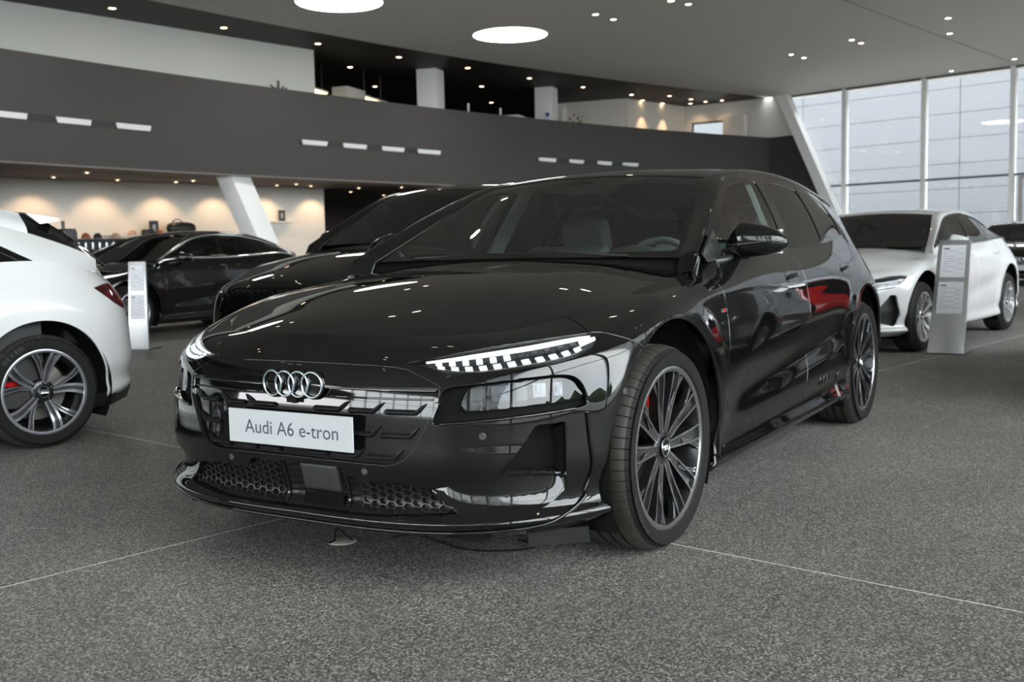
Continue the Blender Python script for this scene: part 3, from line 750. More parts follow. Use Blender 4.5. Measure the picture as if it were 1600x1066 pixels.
def wheel_meshes(spec):
    key = spec['name']
    if key in WHEEL_CACHE: return WHEEL_CACHE[key]
    R, rr, wd = spec['R'], spec['rr'], spec['w']; out = {}
    def take(nm, mb, mats, angle=35):
        o = mb.build(nm, mats, angle=angle); me = o.data; bpy.data.objects.remove(o); return me
    # tyre
    fr_ = [0.0, .455, .50, .545]; nb_ = 62; seg = nb_*4
    prof = [(rr-.004, -.030), (rr, -.012), (rr+.008, -.004), (rr+.022, -.0015), (rr+.05, 0), (R-.040, -.002), (R-.028, -.008), (R-.015, -.018), (R-.006, -.034), (R-.0005, -.056)]
    gr = []
    for g in (.30, .47, .63, .79):
        h = -wd*g; gr += [(R, h+.006), (R-.008, h+.005), (R-.008, h-.005), (R, h-.006)]
    back = [(R-.0005, -wd+.056), (R-.006, -wd+.034), (R-.015, -wd+.018), (R-.028, -wd+.008), (R-.05, -wd), (rr+.02, -wd+.004), (rr-.004, -wd+.03)]
    full = prof+gr+back; k = len(full); V = []
    for q in range(seg):
        t = 2*math.pi*((q//4)+fr_[q % 4])/nb_; cs, sn = math.cos(t), math.sin(t); groove = (q % 4 == 2)
        for i, (r, h) in enumerate(full):
            if groove and 7 <= i <= 10: r -= .008
            V.append((r*cs, h, r*sn))
    F = []; M = []
    for q in range(seg):
        q2 = (q+1) % seg
        for i in range(k-1): F.append((q*k+i, q2*k+i, q2*k+i+1, q*k+i+1)); M.append(1 if 7 <= i <= k-8 else 0)
    mb = MB(); mb.V = V; mb.F = F; mb.M = M
    if spec.get('letters'):
        pass
    out['tyre'] = take('tyre', mb, ['rubber', 'rubber_tread'], 30)
    # rim: lip ring and barrel
    fd = spec['mats']+['rim_pocket']
    mb = MB()
    mb.lathe([(rr-.002, -.034), (rr+.004, -.014), (rr+.003, -.009), (rr-.004, -.007), (rr-.013, -.009), (rr-.016, -.014), (rr-.022, -.035), (rr-.034, -.10), (rr-.036, -wd+.03), (rr-.004, -wd+.012)], 96,
             mats=[0, 1, 1, 1, 1, 0, 0, 0, 0])
    out['rim'] = take('rim', mb, fd)
    hf = nspline([.03, .07, .14, rr-.06, rr-.008], [-.040, -.034, -.028, -.016, -.012])
    st = spec['style']; spokes = []
    def sp(fn):
        mb = MB(); fn(mb); return take('spoke', mb, fd, 30)
    if st == 'A':
        def g(mb):
            for s in (-1, 1):
                spoke_arm(mb, .046, s*.30, rr-.012, s*.245, .030, .060, hf, .0072, .016)
                spoke_arm(mb, rr*.52, s*.30, rr-.011, s*.475, .010, .018, lambda r: hf(r)-.004, .0045, .004, .02)
        spokes = [sp(g)]; rot = [math.pi/2+2*math.pi*i/5 for i in range(5)]
    elif st == 'B':
        def g(mb):
            spoke_arm(mb, .05, .10, rr-.012, .17, .034, .060, hf, .022, .012, bend=-.06)
            spoke_arm(mb, .07, -.16, rr-.012, -.40, .016, .034, lambda r: hf(r)-.002, .006, .006)
        spokes = [sp(g)]; rot = [1.75+2*math.pi*i/5 for i in range(5)]
    else:
        def g(mb):
            for s in (-1, 1):
                spoke_arm(mb, .046, s*.22, rr-.012, s*.27, .026, .034, hf, .012, .004, pk=False)
        spokes = [sp(g)]; rot = [math.pi/2+2*math.pi*i/5 for i in range(5)]
    out['spoke'] = (spokes[0], rot)
    mb = MB(); mb.lathe([(.066, -.075), (.066, -.042), (.058, -.036), (.040, -.034), (.036, -.040), (.0, -.040)], 40, mats=[0, 0, 0, 0, 0])
    out['hub'] = take('hub', mb, fd)
    mb = MB(); mb.lathe([(.034, -.04), (.034, -.030), (.031, -.0275), (.0, -.0265)], 32); out['hub_cap'] = take('hub_cap', mb, ['gloss_black'])
    mb = MB()
    mb.tube([(.031*math.cos(t), -.0272, .031*math.sin(t)) for t in np.linspace(0, 2*math.pi, 32, endpoint=False)], .0016, 6, closed=True)
    for i in range(4):
        cx = (i-1.5)*.0115
        mb.tube([(cx+.0085*math.cos(t), -.0262, .0085*math.sin(t)) for t in np.linspace(0, 2*math.pi, 16, endpoint=False)], .0012, 5, closed=True)
    out['cap_rings'] = take('cap_rings', mb, ['chrome'])
    mb = MB(); mb.lathe([(.010, -.055), (.010, -.036), (.006, -.034), (0, -.034)], 6); out['bolt'] = take('wheel_bolt', mb, ['rim_dark'])
    dr = rr*.70
    mb = MB(); mb.lathe([(.06, -.105), (.075, -.11), (.08, -.125), (dr, -.125), (dr, -.155), (.08, -.155)], 64); out['disc'] = take('brake_disc', mb, ['disc_metal'])
    mb = MB()
    n = 12; a0, a1 = -.62, .62
    for (ra, rb, ha, hb) in ((dr-.062, dr+.022, -.080, -.118),):
        V = []; F = []
        for i in range(n+1):
            a = a0+(a1-a0)*i/n; e = 1-.25*abs(2*i/n-1)**3
            for r, h in ((ra, hb), (ra+.008, ha-.006), (ra+(rb-ra)*.6*e+.01, ha), (ra+(rb-ra)*e, ha-.02), (ra+(rb-ra)*e, -.17)):
                V.append((r*math.cos(a), h, r*math.sin(a)))
        for i in range(n):
            for q in range(4): F.append((i*5+q, i*5+q+1, (i+1)*5+q+1, (i+1)*5+q))
        F += [tuple(range(5)), tuple(n*5+q for q in range(4, -1, -1))]
        mb.add(V, F)
    out['caliper'] = take('brake_caliper', mb, ['caliper_red'])
    mb = MB(); mb.lathe([(.0, -.17), (rr-.04, -.17), (rr-.04, -.175), (0, -.175)], 32); out['back'] = take('brake_backplate', mb, ['matte_black'])
    WHEEL_CACHE[key] = out
    return out
def add_wheel(root, spec, x, yface, z, left=True, steer=0.0, caliper=None, spin=0.0):
    W_ = wheel_meshes(spec)
    t = link('tyre', W_['tyre'], root); t.location = (x, yface if left else -yface, z); t.rotation_euler = (0, spin, (0 if left else math.pi)+steer)
    t.rotation_mode = 'XYZ'
    link('rim', W_['rim'], t); link('hub', W_['hub'], t); c = link('hub_cap', W_['hub_cap'], t); link('cap_rings', W_['cap_rings'], t)
    me, rot = W_['spoke']
    for a in rot: s = link('spoke', me, t); s.rotation_euler = (0, -a, 0)
    for i in range(5):
        a = 2*math.pi*i/5+.3; b = link('wheel_bolt', W_['bolt'], t); b.location = (.052*math.cos(a), 0, .052*math.sin(a))
    link('brake_disc', W_['disc'], t)
    link('brake_backplate', W_['back'], t)
    if caliper is not None:
        c = link('brake_caliper', W_['caliper'], t, label=None); c.rotation_euler = (0, -caliper-spin, 0)
    return t

def arc_text(tyre, text, r, a_mid, size, h=.0012):
    """moulded lettering round the side wall, tops outward"""
    mb = MB(); step = size*.82/r; n = len(text)
    for i, ch in enumerate(text):
        me = text_mesh(ch, size); a = a_mid-((n-1)/2-i)*step
        up = np.array([math.cos(a), 0, math.sin(a)]); rt = np.array([-math.sin(a), 0, math.cos(a)])
        V = [up*(r+v.co.y)+rt*v.co.x+np.array([0, h, 0]) for v in me.vertices]
        mb.add(V, [tuple(p.vertices) for p in me.polygons]); bpy.data.meshes.remove(me)
    return mb.build('sidewall_lettering', ['rubber_print'], tyre, fix=False)
# ------------------------------------------------------------------ generic body
AX_YZ = [1, 2]; AX_XZ = [0, 2]; AX_XY = [0, 1]
def oncentre(p): return abs(p[1]) < 1e-4
def both(pt): return pt.plus(pt.mirrored())
def pocket(piece, depth, vec=None, skip=oncentre):
    bk = piece.offset(depth, vec); E = [(i, j) for i, j in piece.border() if not (skip(piece.P[i]) and skip(piece.P[j]))]
    acc = {}
    for i, j in E:
        tt = piece.P[j]-piece.P[i]; l = np.linalg.norm(tt)
        if l < 1e-9: continue
        o = np.cross(tt/l, piece.N[i]+piece.N[j])
        for k in (i, j): acc[k] = acc.get(k, 0)-o
    n = len(bk.P); P = list(bk.P); N = list(bk.N); F = list(bk.F); A = {}; B = {}
    for k, o in acc.items():
        o = o/max(np.linalg.norm(o), 1e-9)
        A[k] = len(P); P.append(piece.P[k]); N.append(o); B[k] = len(P); P.append(bk.P[k]); N.append(o)
    for i, j in E:
        if i in A and j in A: F.append((A[i], A[j], B[j], B[i]))
    return Patch(np.array(P), np.array(N), F)
def arch_field(P, cx, cz, r, floor_z=0.0):
    d = np.hypot(P[:, 0]-cx, P[:, 2]-cz)-r
    return np.where(P[:, 1] > .5, d, .2)
class Body:
    def __init__(self, root, S, paint, nf=120, ns=150, nr=60, nv=80):
        self.root = root; self.S = S; self.sh = CarShape(S); self.paint = paint
        U = np.r_[np.linspace(0, 1, nf), np.linspace(1, 2, ns)[1:], np.linspace(2, 3, nr)[1:]]
        self.G = self.sh.wrap(U, np.linspace(0, 1, nv)); self.G[0, :, 1] = 0; self.G[-1, :, 1] = 0
        self.pt = Patch.grid(self.G); self.U = U
        nfn = nf
        Pf = self.G[:nfn].reshape(-1, 3); Nf = grid_normals(self.G)[:nfn].reshape(-1, 3); self.Pf, self.Nf = Pf, Nf
        self.PN = (self.G.reshape(-1, 3), grid_normals(self.G).reshape(-1, 3))
    def on_front(self, y, z):
        d = (self.Pf[:, 1]-abs(y))**2+(self.Pf[:, 2]-z)**2; k = d.argmin(); p = self.Pf[k].copy(); n = self.Nf[k].copy()
        p[0] -= (n[1]*(abs(y)-p[1])+n[2]*(z-p[2]))/max(n[0], .2); p[1] = abs(y); p[2] = z
        if y < 0: p = p*[1, -1, 1]; n = n*[1, -1, 1]
        return p, n
    def on_side(self, x, z):
        P, N = self.PN; d = (P[:, 0]-x)**2+(P[:, 2]-z)**2+(P[:, 1] < .5)*10; k = d.argmin(); p = P[k].copy(); n = N[k]
        p[1] -= (n[0]*(x-p[0])+n[2]*(z-p[2]))/max(n[1], .2); p[0] = x; p[2] = z
        return p, n
    def panel_xz(self, poly, inset=.002, src=None):
        pt = src or self.pt
        return pt.clip(poly_sd(pt.P[:, AX_XZ], poly)-inset)
    def arches(self, pt, arches):
        for cx, cz, r in arches: pt = pt.clip(arch_field(pt.P, cx, cz, r))
        return pt
    def pair(self, name, pt, mat=None, depth=.014, **kw):
        f = pt.flanged(depth, skip=oncentre) if depth else pt
        a = pobj(name, f, mat or self.paint, self.root, **kw); b = pobj(name, f.mirrored(), mat or self.paint, self.root, **kw)
        return a, b
    def one(self, name, pt, mat=None, depth=.014, parent=None, **kw):
        f = pt.flanged(depth, skip=oncentre) if depth else pt
        return pobj(name, both(f), mat or self.paint, parent or self.root, **kw)
    def hood(self, rear, inset=.002, n=(90, 60)):
        """bonnet panel: height field trimmed by the top row"""
        sh = self.sh; x0 = self.S['rows'][-1]['af']+.02
        xs = np.linspace(x0, rear[-1][0]-.03, n[0]); ys = np.linspace(0, .90, n[1])
        X, Y = np.meshgrid(xs, ys, indexing='ij'); P = np.stack([X, Y, sh.H(X, Y)], -1)
        g = Patch.grid(P[::-1])
        T = sh.rowxyz(sh.nr-1, np.linspace(0, 1.0+abs(rear[-1][0]/self.S['xr']), 90))[:, :2]
        poly = np.vstack([T*[1, 1], np.array(rear)[::-1], ])
        poly = np.vstack([poly, (poly*[1, -1])[::-1]])
        return g.clip(poly_sd(g.P[:, :2], poly)-inset)
    def greenhouse(self, gh):
        """gh: A (side-glass top edge), B (screen edge / roof seam) as 3-D point lists with decreasing x"""
        root = self.root; sh = self.sh; A = np.array(gh['A'], float); B = np.array(gh['B'], float); paint = self.paint
        cA = curve3(A); cB = curve3(B)
        Ay = nspline(A[:, 0], A[:, 1]); Az = nspline(A[:, 0], A[:, 2])
        # side loft
        u = np.linspace(gh['u0'], gh['u1'], 130); low = sh.rowxyz(sh.nr-1, u); xl = np.maximum(low[:, 0], A[-1, 0])
        up = np.stack([xl, Ay(xl), Az(xl)], -1); w = np.linspace(0, 1, 26)[None, :, None]
        P = low[:, None]*(1-w)+up[:, None]*w; P[..., 1] += .016*4*w[..., 0]*(1-w[..., 0])*np.clip((up-low)[:, 2], 0, 1)[:, None]/.3
        side = Patch.grid(P)
        side = side.clip(side.P[:, 2]-(-1)) 
        dlo = poly_sd(side.P[:, AX_XZ], gh['dlo'])
        fr = side.clip(dlo); body = side.clip(-dlo)
        for nm, poly, mat in gh['panes']:
            g = fr.clip(poly_sd(fr.P[:, AX_XZ], poly)-.001).offset(.004)
            for q in (g, g.mirrored()): pobj(nm, q, mat, root)
        for nm, poly, mat in gh['panes']: fr = fr.clip(-poly_sd(fr.P[:, AX_XZ], poly))
        self.pair('window_frame', fr, 'gloss_black', .010)
        for nm, part in (('rear_pillar', body.clip(-1.5-body.P[:, 0])), ('door_corner', body.clip(body.P[:, 0]+1.5))):
            if len(part.F): self.pair(nm, part, paint, .012)
        self.side_patch = side
        # pillar and roof rail
        s = np.linspace(0, 1, 120); a = cA(s); b = cB(s); mid = (a+b)/2+np.array([0, .016, .014]); w = np.linspace(0, 1, 14)[None, :, None]
        P = a[:, None]*(1-w)**2+2*w*(1-w)*(mid[:, None]*2-(a+b)[:, None]/2)+b[:, None]*w**2
        P = np.concatenate([(P[:1]+np.array([.045, .0, -.070])), P]); rail = Patch.grid(P); xk = gh.get('rail_black')
        if xk is None: self.pair('roof_rail', rail, paint, .012)
        else: self.pair('roof_rail', rail.clip(rail.P[:, 0]-xk), paint, .012); self.pair('rear_window_side', rail.clip(xk-rail.P[:, 0]), 'gloss_black', .012)
        if gh.get('lining'): self.pair('pillar_lining', rail.offset(.022), 'int_headliner', 0)
        # windscreen
        sb = np.linspace(0, gh['sh'], 40); e = cB(sb); t = np.linspace(0, 1, 40)[None, :]
        k = (sb/gh['sh'])[:, None]
        X = e[:, :1]+(gh['bow'][0]*(1-k)+gh['bow'][1]*k)*(1-t**2); Y = e[:, 1:2]*t; Z = e[:, 2:3]+(gh['zb'][0]*(1-k)+gh['zb'][1]*k)*(1-t**2)
        ws = Patch.grid(np.stack([X, Y, Z], -1), flip=True); ws = ws if (ws.N[:, 2].mean() > 0) else Patch.grid(np.stack([X, Y, Z], -1))
        self.ws = ws
        o = pobj('windscreen', both(ws.offset(.003)), gh.get('ws_mat', 'windscreen'), root)
        # black frit around the glass
        self.wsgrid = np.stack([X, Y, Z], -1)
        kk = np.tile(sb[:, None]/gh['sh'], (1, 40)).reshape(-1); yy = (Y+0*Z).reshape(-1); ye = np.tile(e[:, 1:2], (1, 40)).reshape(-1)
        edge = np.minimum(np.minimum((ye-yy)-.022, (1-kk)*.9-.030), kk*.9-.075+.03*(1-np.clip(yy/.7, 0, 1)**4))
        frit = ws.clip(-edge)
        pobj('windscreen_surround', both(frit.offset(.005)), 'gloss_black', root)
        # roof
        sr = np.linspace(gh['sh'], 1, 70); e = cB(sr); t = np.linspace(0, 1, 40)[None, :]
        cr = np.interp(sr, [gh['sh'], gh['sh']+.12, 1], [gh['zb'][1], gh['crown'], gh['crown']*.8])[:, None]
        bx = np.interp(sr, [gh['sh'], 1], [gh['bow'][1], gh.get('tailbow', -.05)])[:, None]
        P = np.stack([e[:, :1]+bx*(1-t**2), e[:, 1:2]*t, e[:, 2:3]+cr*(1-t**2)], -1)
        rf = Patch.grid(P); rf = rf if rf.N[:, 2].mean() > 0 else Patch.grid(P, flip=True)
        self.one('roof', rf, gh.get('roof_mat', paint), .010)
        # tail: hatch from the roof end down to the wrap's top row
        u = np.linspace(gh['u1'], 3, 40); low = sh.rowxyz(sh.nr-1, u)
        ang = np.linspace(1, 0, 40)
        ya = cA(np.array([1.0]))[0]; xr_, zr_ = B[-1, 0], B[-1, 2]
        top = np.stack([xr_+gh.get('tailbow', -.05)*(1-ang**2), B[-1, 1]*ang, zr_+gh['crown']*.8*(1-ang**2)-.01], -1)
        w = np.linspace(0, 1, 24)[None, :, None]; P = low[:, None]*(1-w)+top[:, None]*w; P[..., 0] -= gh.get('hatch_bulge', .05)*4*(w*(1-w))[..., 0]
        h = Patch.grid(P)
        self.one('tailgate', h, paint, .012)
        gl = h.clip(poly_sd(h.P[:, AX_YZ], gh['backlight'])-.0) if 'backlight' in gh else None
        if gl is not None and len(gl.F): pobj('rear_window', both(gl.offset(-.004)), 'privacy_glass', root)
def tube_on(name, pts, r, mat, parent, n=8, **kw):
    return MB().tube(pts, r, n).build(name, mat, parent, angle=50, **kw)
def add_mirror(root, y_in, y_out, x, z0, z1, paint, left=True, foot=None):
    """door mirror: shell, lower body, arm"""
    L = y_out-y_in; Hh = z1-z0; n, m = 28, 24; s = 1 if left else -1
    def shell(za, zb, grow=0.0):
        V = []; F = []
        for i in range(n+1):
            t = i/n; y = y_in+L*t
            prof = min(1, .62+1.6*t)*(1 if t > .04 else .8) if t < .5 else (1-((t-.5)/.5)**3.0)**.55
            top = zb-(.30*Hh)*max(0, t-.28)**1.35/(.72**1.35) ; bot = za+.16*Hh*t
            top = bot+(top-bot)*(.60+.40*min(1, (t/.22)**.6)) if t < .22 else top
            cz = (top+bot)/2; hz = (top-bot)/2*max(.03, min(1, prof)); hx = .060*max(.05, prof)*(1-.25*t)+grow; xc = x-.035*t
            for q in range(m):
                a = 2*math.pi*q/m; ca, sa = math.cos(a), math.sin(a)
                V.append((xc+hx*np.sign(ca)*abs(ca)**.75*(1.25 if ca > 0 else .75), s*y, cz+hz*np.sign(sa)*abs(sa)**.8))
        for i in range(n):
            for q in range(m): F.append((i*m+q, i*m+(q+1) % m, (i+1)*m+(q+1) % m, (i+1)*m+q))
        F += [tuple(range(m)), tuple(n*m+q for q in range(m))]
        return V, F
    zs = z0+Hh*.30
    V, F = shell(z0, z1); mb = MB().add(V, F)
    o = mb.build('mirror_housing', [paint], root, angle=60)
    pts = []
    for t in np.linspace(.03, .97, 22):
        prof = min(1, .62+1.6*t)*(1 if t > .04 else .8) if t < .5 else (1-((t-.5)/.5)**3.0)**.55
        pts.append((x-.035*t+.060*prof*(1-.25*t)*1.25+.0005, s*(y_in+L*t), zs+.012+.010*t+.07*Hh*t))
    MB().tube(pts, .0035, 6).build('mirror_trim_line', ['dark_chrome'], o, angle=60)
    mb = MB()
    f = foot or (x+.02, y_in-.05, z0-.01)
    mb.tube([(f[0], s*f[1], f[2]), (f[0]-.01, s*(f[1]+.03), f[2]+.006), (x+.005, s*(y_in+.02), z0+.012), (x-.005, s*(y_in+.09), z0+.016)], [.020, .016, .014, .014], 10)
    mb.build('mirror_arm', ['satin_black'], root, angle=60)
    mb = MB(); mb.box((x-.062, s*(y_in+L*.47), (z0+z1)/2-.006), (.008, L*.78, Hh*.62)); mb.build('mirror_glass', ['chrome'], o)
    return o
def seat(root, x, y, mat, h=1.0):
    sx = 1
    mb = MB()
    def cush(c, d, R=None):
        mb.box(c, d, R=R)
    a = math.radians(-22); R = np.array([[math.cos(a), 0, -math.sin(a)], [0, 1, 0], [math.sin(a), 0, math.cos(a)]])
    b = mb
    b.box((x+.22, y, .46), (.52, .50, .18)); o = b.build('seat', [mat], root); bevel(o, .05, 3)
    m2 = MB(); m2.box((x-.10, y, .76), (.14, .48, .62), R=R); m2.box((x-.02, y-.21, .72), (.16, .07, .42), R=R); m2.box((x-.02, y+.21, .72), (.16, .07, .42), R=R); bk = m2.build('seat_back', [mat], o); bevel(bk, .035, 3)
    m3 = MB(); m3.box((x-.25, y, 1.12), (.10, .27, .18), R=R); hr = m3.build('headrest', [mat], o); bevel(hr, .035, 3)
    return o
def interior(root, xw, zb, xb, zr, left_wheel=True, seat_mat='int_seat', trim='int_grey', rear=True):
    """cabin: dashboard, steering wheel, seats, floor"""
    mb = MB()
    sec = [(xw-.03, zb-.085), (xw-.12, zb-.034), (xw-.30, zb-.020), (xw-.42, zb-.045), (xw-.46, zb-.12), (xw-.44, zb-.32), (xw-.03, zb-.36)]
    k = len(sec)
    V = [(x, s*.71, z) for s in (-1, 1) for x, z in sec]
    mb.add(V, [(i, (i+1) % k, k+(i+1) % k, k+i) for i in range(k)]+[tuple(range(k-1, -1, -1)), tuple(range(k, 2*k))]); d = mb.build('dashboard', ['int_grey'], root, angle=50)
    bevel(d, .02, 2)
    bn = MB(); bn.tube([(xw-.40, .20+.34*t, zb-.03+.045*math.sin(math.pi*t)) for t in np.linspace(0, 1, 12)], .03, 8); bn.build('instrument_hood', [trim], root, angle=60)
    c = np.array([xw-.62, .37, zb-.10]); a = math.radians(65)
    ex = np.array([0, 1, 0]); ey = np.array([-math.cos(a)*-1*0-math.sin(math.radians(25)), 0, math.cos(math.radians(25))])
    pts = [c+ex*.185*math.cos(t)+ey*.185*math.sin(t) for t in np.linspace(0, 2*math.pi, 36, endpoint=False)]
    st = MB().tube(pts, .017, 8, closed=True).build('steering_wheel', ['int_grey'], root, angle=60)
    sp = MB(); sp.box(c+np.array([.02, 0, 0]), (.05, .16, .12)); sp.box(c, (.02, .36, .035)); sp.box(c-ey*.09, (.03, .03, .18)); sp.build('airbag_boss', ['int_dark'], st)
    for y in (-.37, .37): seat(root, xw-1.15, y, seat_mat)
    if rear:
        mb = MB(); mb.box((xw-2.15, 0, .50), (.5, 1.24, .2)); o = mb.build('rear_bench', [seat_mat], root); bevel(o, .05)
        mb = MB(); mb.box((xw-2.45, 0, .84), (.15, 1.24, .58)); bevel(mb.build('rear_backrest', [seat_mat], o), .04)
        for y in (-.38, .38): mb = MB(); mb.box((xw-2.5, y, 1.17), (.10, .26, .13)); bevel(mb.build('headrest', [seat_mat], o), .03)
    mb = MB(); mb.box(((xw+.1+xb)/2, 0, .30), (abs(xb-xw), 1.66, .12)); mb.build('cabin_floor', ['int_dark'], root)
    for s in (-1, 1): mb = MB(); mb.box(((xw+xb)/2-.1, s*.80, (.36+zb)/2+.01), (abs(xb-xw)-.25, .03, zb-.36-.03)); mb.build('door_lining', ['int_dark'], root)
def underbody(root, x0, x1, y, z0, z1, arches):
    mb = MB(); mb.box(((x0+x1)/2, 0, (z0+z1)/2), (abs(x1-x0), 2*y, z1-z0)); mb.build('underbody', ['matte_black'], root)
def arch_liner(root, cx, cz, r, y0, y1):
    for s in (-1, 1):
        V = []; F = []; n = 40
        for i in range(n+1):
            a = math.radians(-28+236*i/n)
            for yy in (y1, y0): V.append((cx+r*math.cos(a), s*yy, cz+r*math.sin(a)))
        for i in range(n): F.append((2*i, 2*i+1, 2*i+3, 2*i+2))
        V.append((cx, s*y0, cz)); c = len(V)-1
        for i in range(n): F.append((2*i+1, c, 2*i+3))
        MB().add(V, F).build('arch_liner', ['matte_black'], root, smooth=True, fix=False)
# ------------------------------------------------------------------ the black estate car in front
F_GRILLE = [(.862,-.05,.637),(.862,.10,.637),(.842,.349,.641),(.815,.472,.643),(.799,.519,.644),(.816,.513,.575),(.840,.452,.458),(.850,.423,.425),(.856,.387,.409),(.861,.353,.404),(.875,.193,.407),(.878,.0,.409),(.878,-.05,.409)]
F_DRL = [(.803,.404,.714),(.773,.471,.727),(.695,.579,.751),(.558,.709,.773),(.41,.823,.788),(.38,.846,.789),(.386,.863,.778),(.433,.866,.753),(.488,.851,.731),(.537,.83,.714),(.637,.753,.699),(.758,.588,.683),(.781,.529,.687),(.789,.477,.702)]
F_LAMP = [(.794,.537,.641),(.748,.629,.655),(.647,.758,.670),(.582,.816,.673),(.544,.845,.664),(.523,.863,.639),(.513,.876,.593),(.522,.872,.572),(.577,.839,.564),(.696,.736,.552),(.774,.623,.540),(.817,.521,.532),(.820,.510,.548),(.811,.523,.588)]
F_GLASS = [(.763,.607,.644),(.728,.664,.652),(.647,.758,.661),(.585,.817,.664),(.553,.842,.654),(.537,.856,.632),(.532,.864,.595),(.664,.766,.588),(.781,.600,.577)]
F_INTAKE = [(.655,.781,.528),(.584,.836,.532),(.583,.838,.462),(.577,.834,.362),(.62,.797,.370),(.66,.760,.374),(.705,.717,.378),(.747,.673,.378),(.726,.71,.415),(.687,.751,.48),(.666,.771,.523)]
F_TROUGH = [(.817,.489,.336),(.777,.612,.360),(.747,.673,.381),(.705,.717,.382),(.66,.760,.378),(.62,.797,.374),(.577,.832,.366),(.576,.823,.319),(.61,.799,.288),(.645,.778,.272),(.72,.69,.266),(.779,.600,.266),(.80,.535,.288)]
F_LOWER = [(.868,-.05,.386),(.870,.05,.388),(.866,.19,.388),(.866,.21,.362),(.853,.346,.357),(.820,.478,.343),(.80,.53,.296),(.788,.575,.262),(.866,.351,.246),(.868,.244,.244),(.868,0,.244),(.868,-.05,.244)]
FIN = [(.521,.874,.553),(.514,.880,.453),(.505,.874,.351),(.528,.856,.289),(.595,.836,.250),(.661,.794,.230),(.728,.723,.219),(.79,.610,.211),(.83,.48,.207),(.857,.25,.206),(.866,0,.206)]
WHEEL_21 = dict(name='twentyone', R=.357, rr=.280, w=.262, style='A', mats=['rim_dark', 'rim_face'])

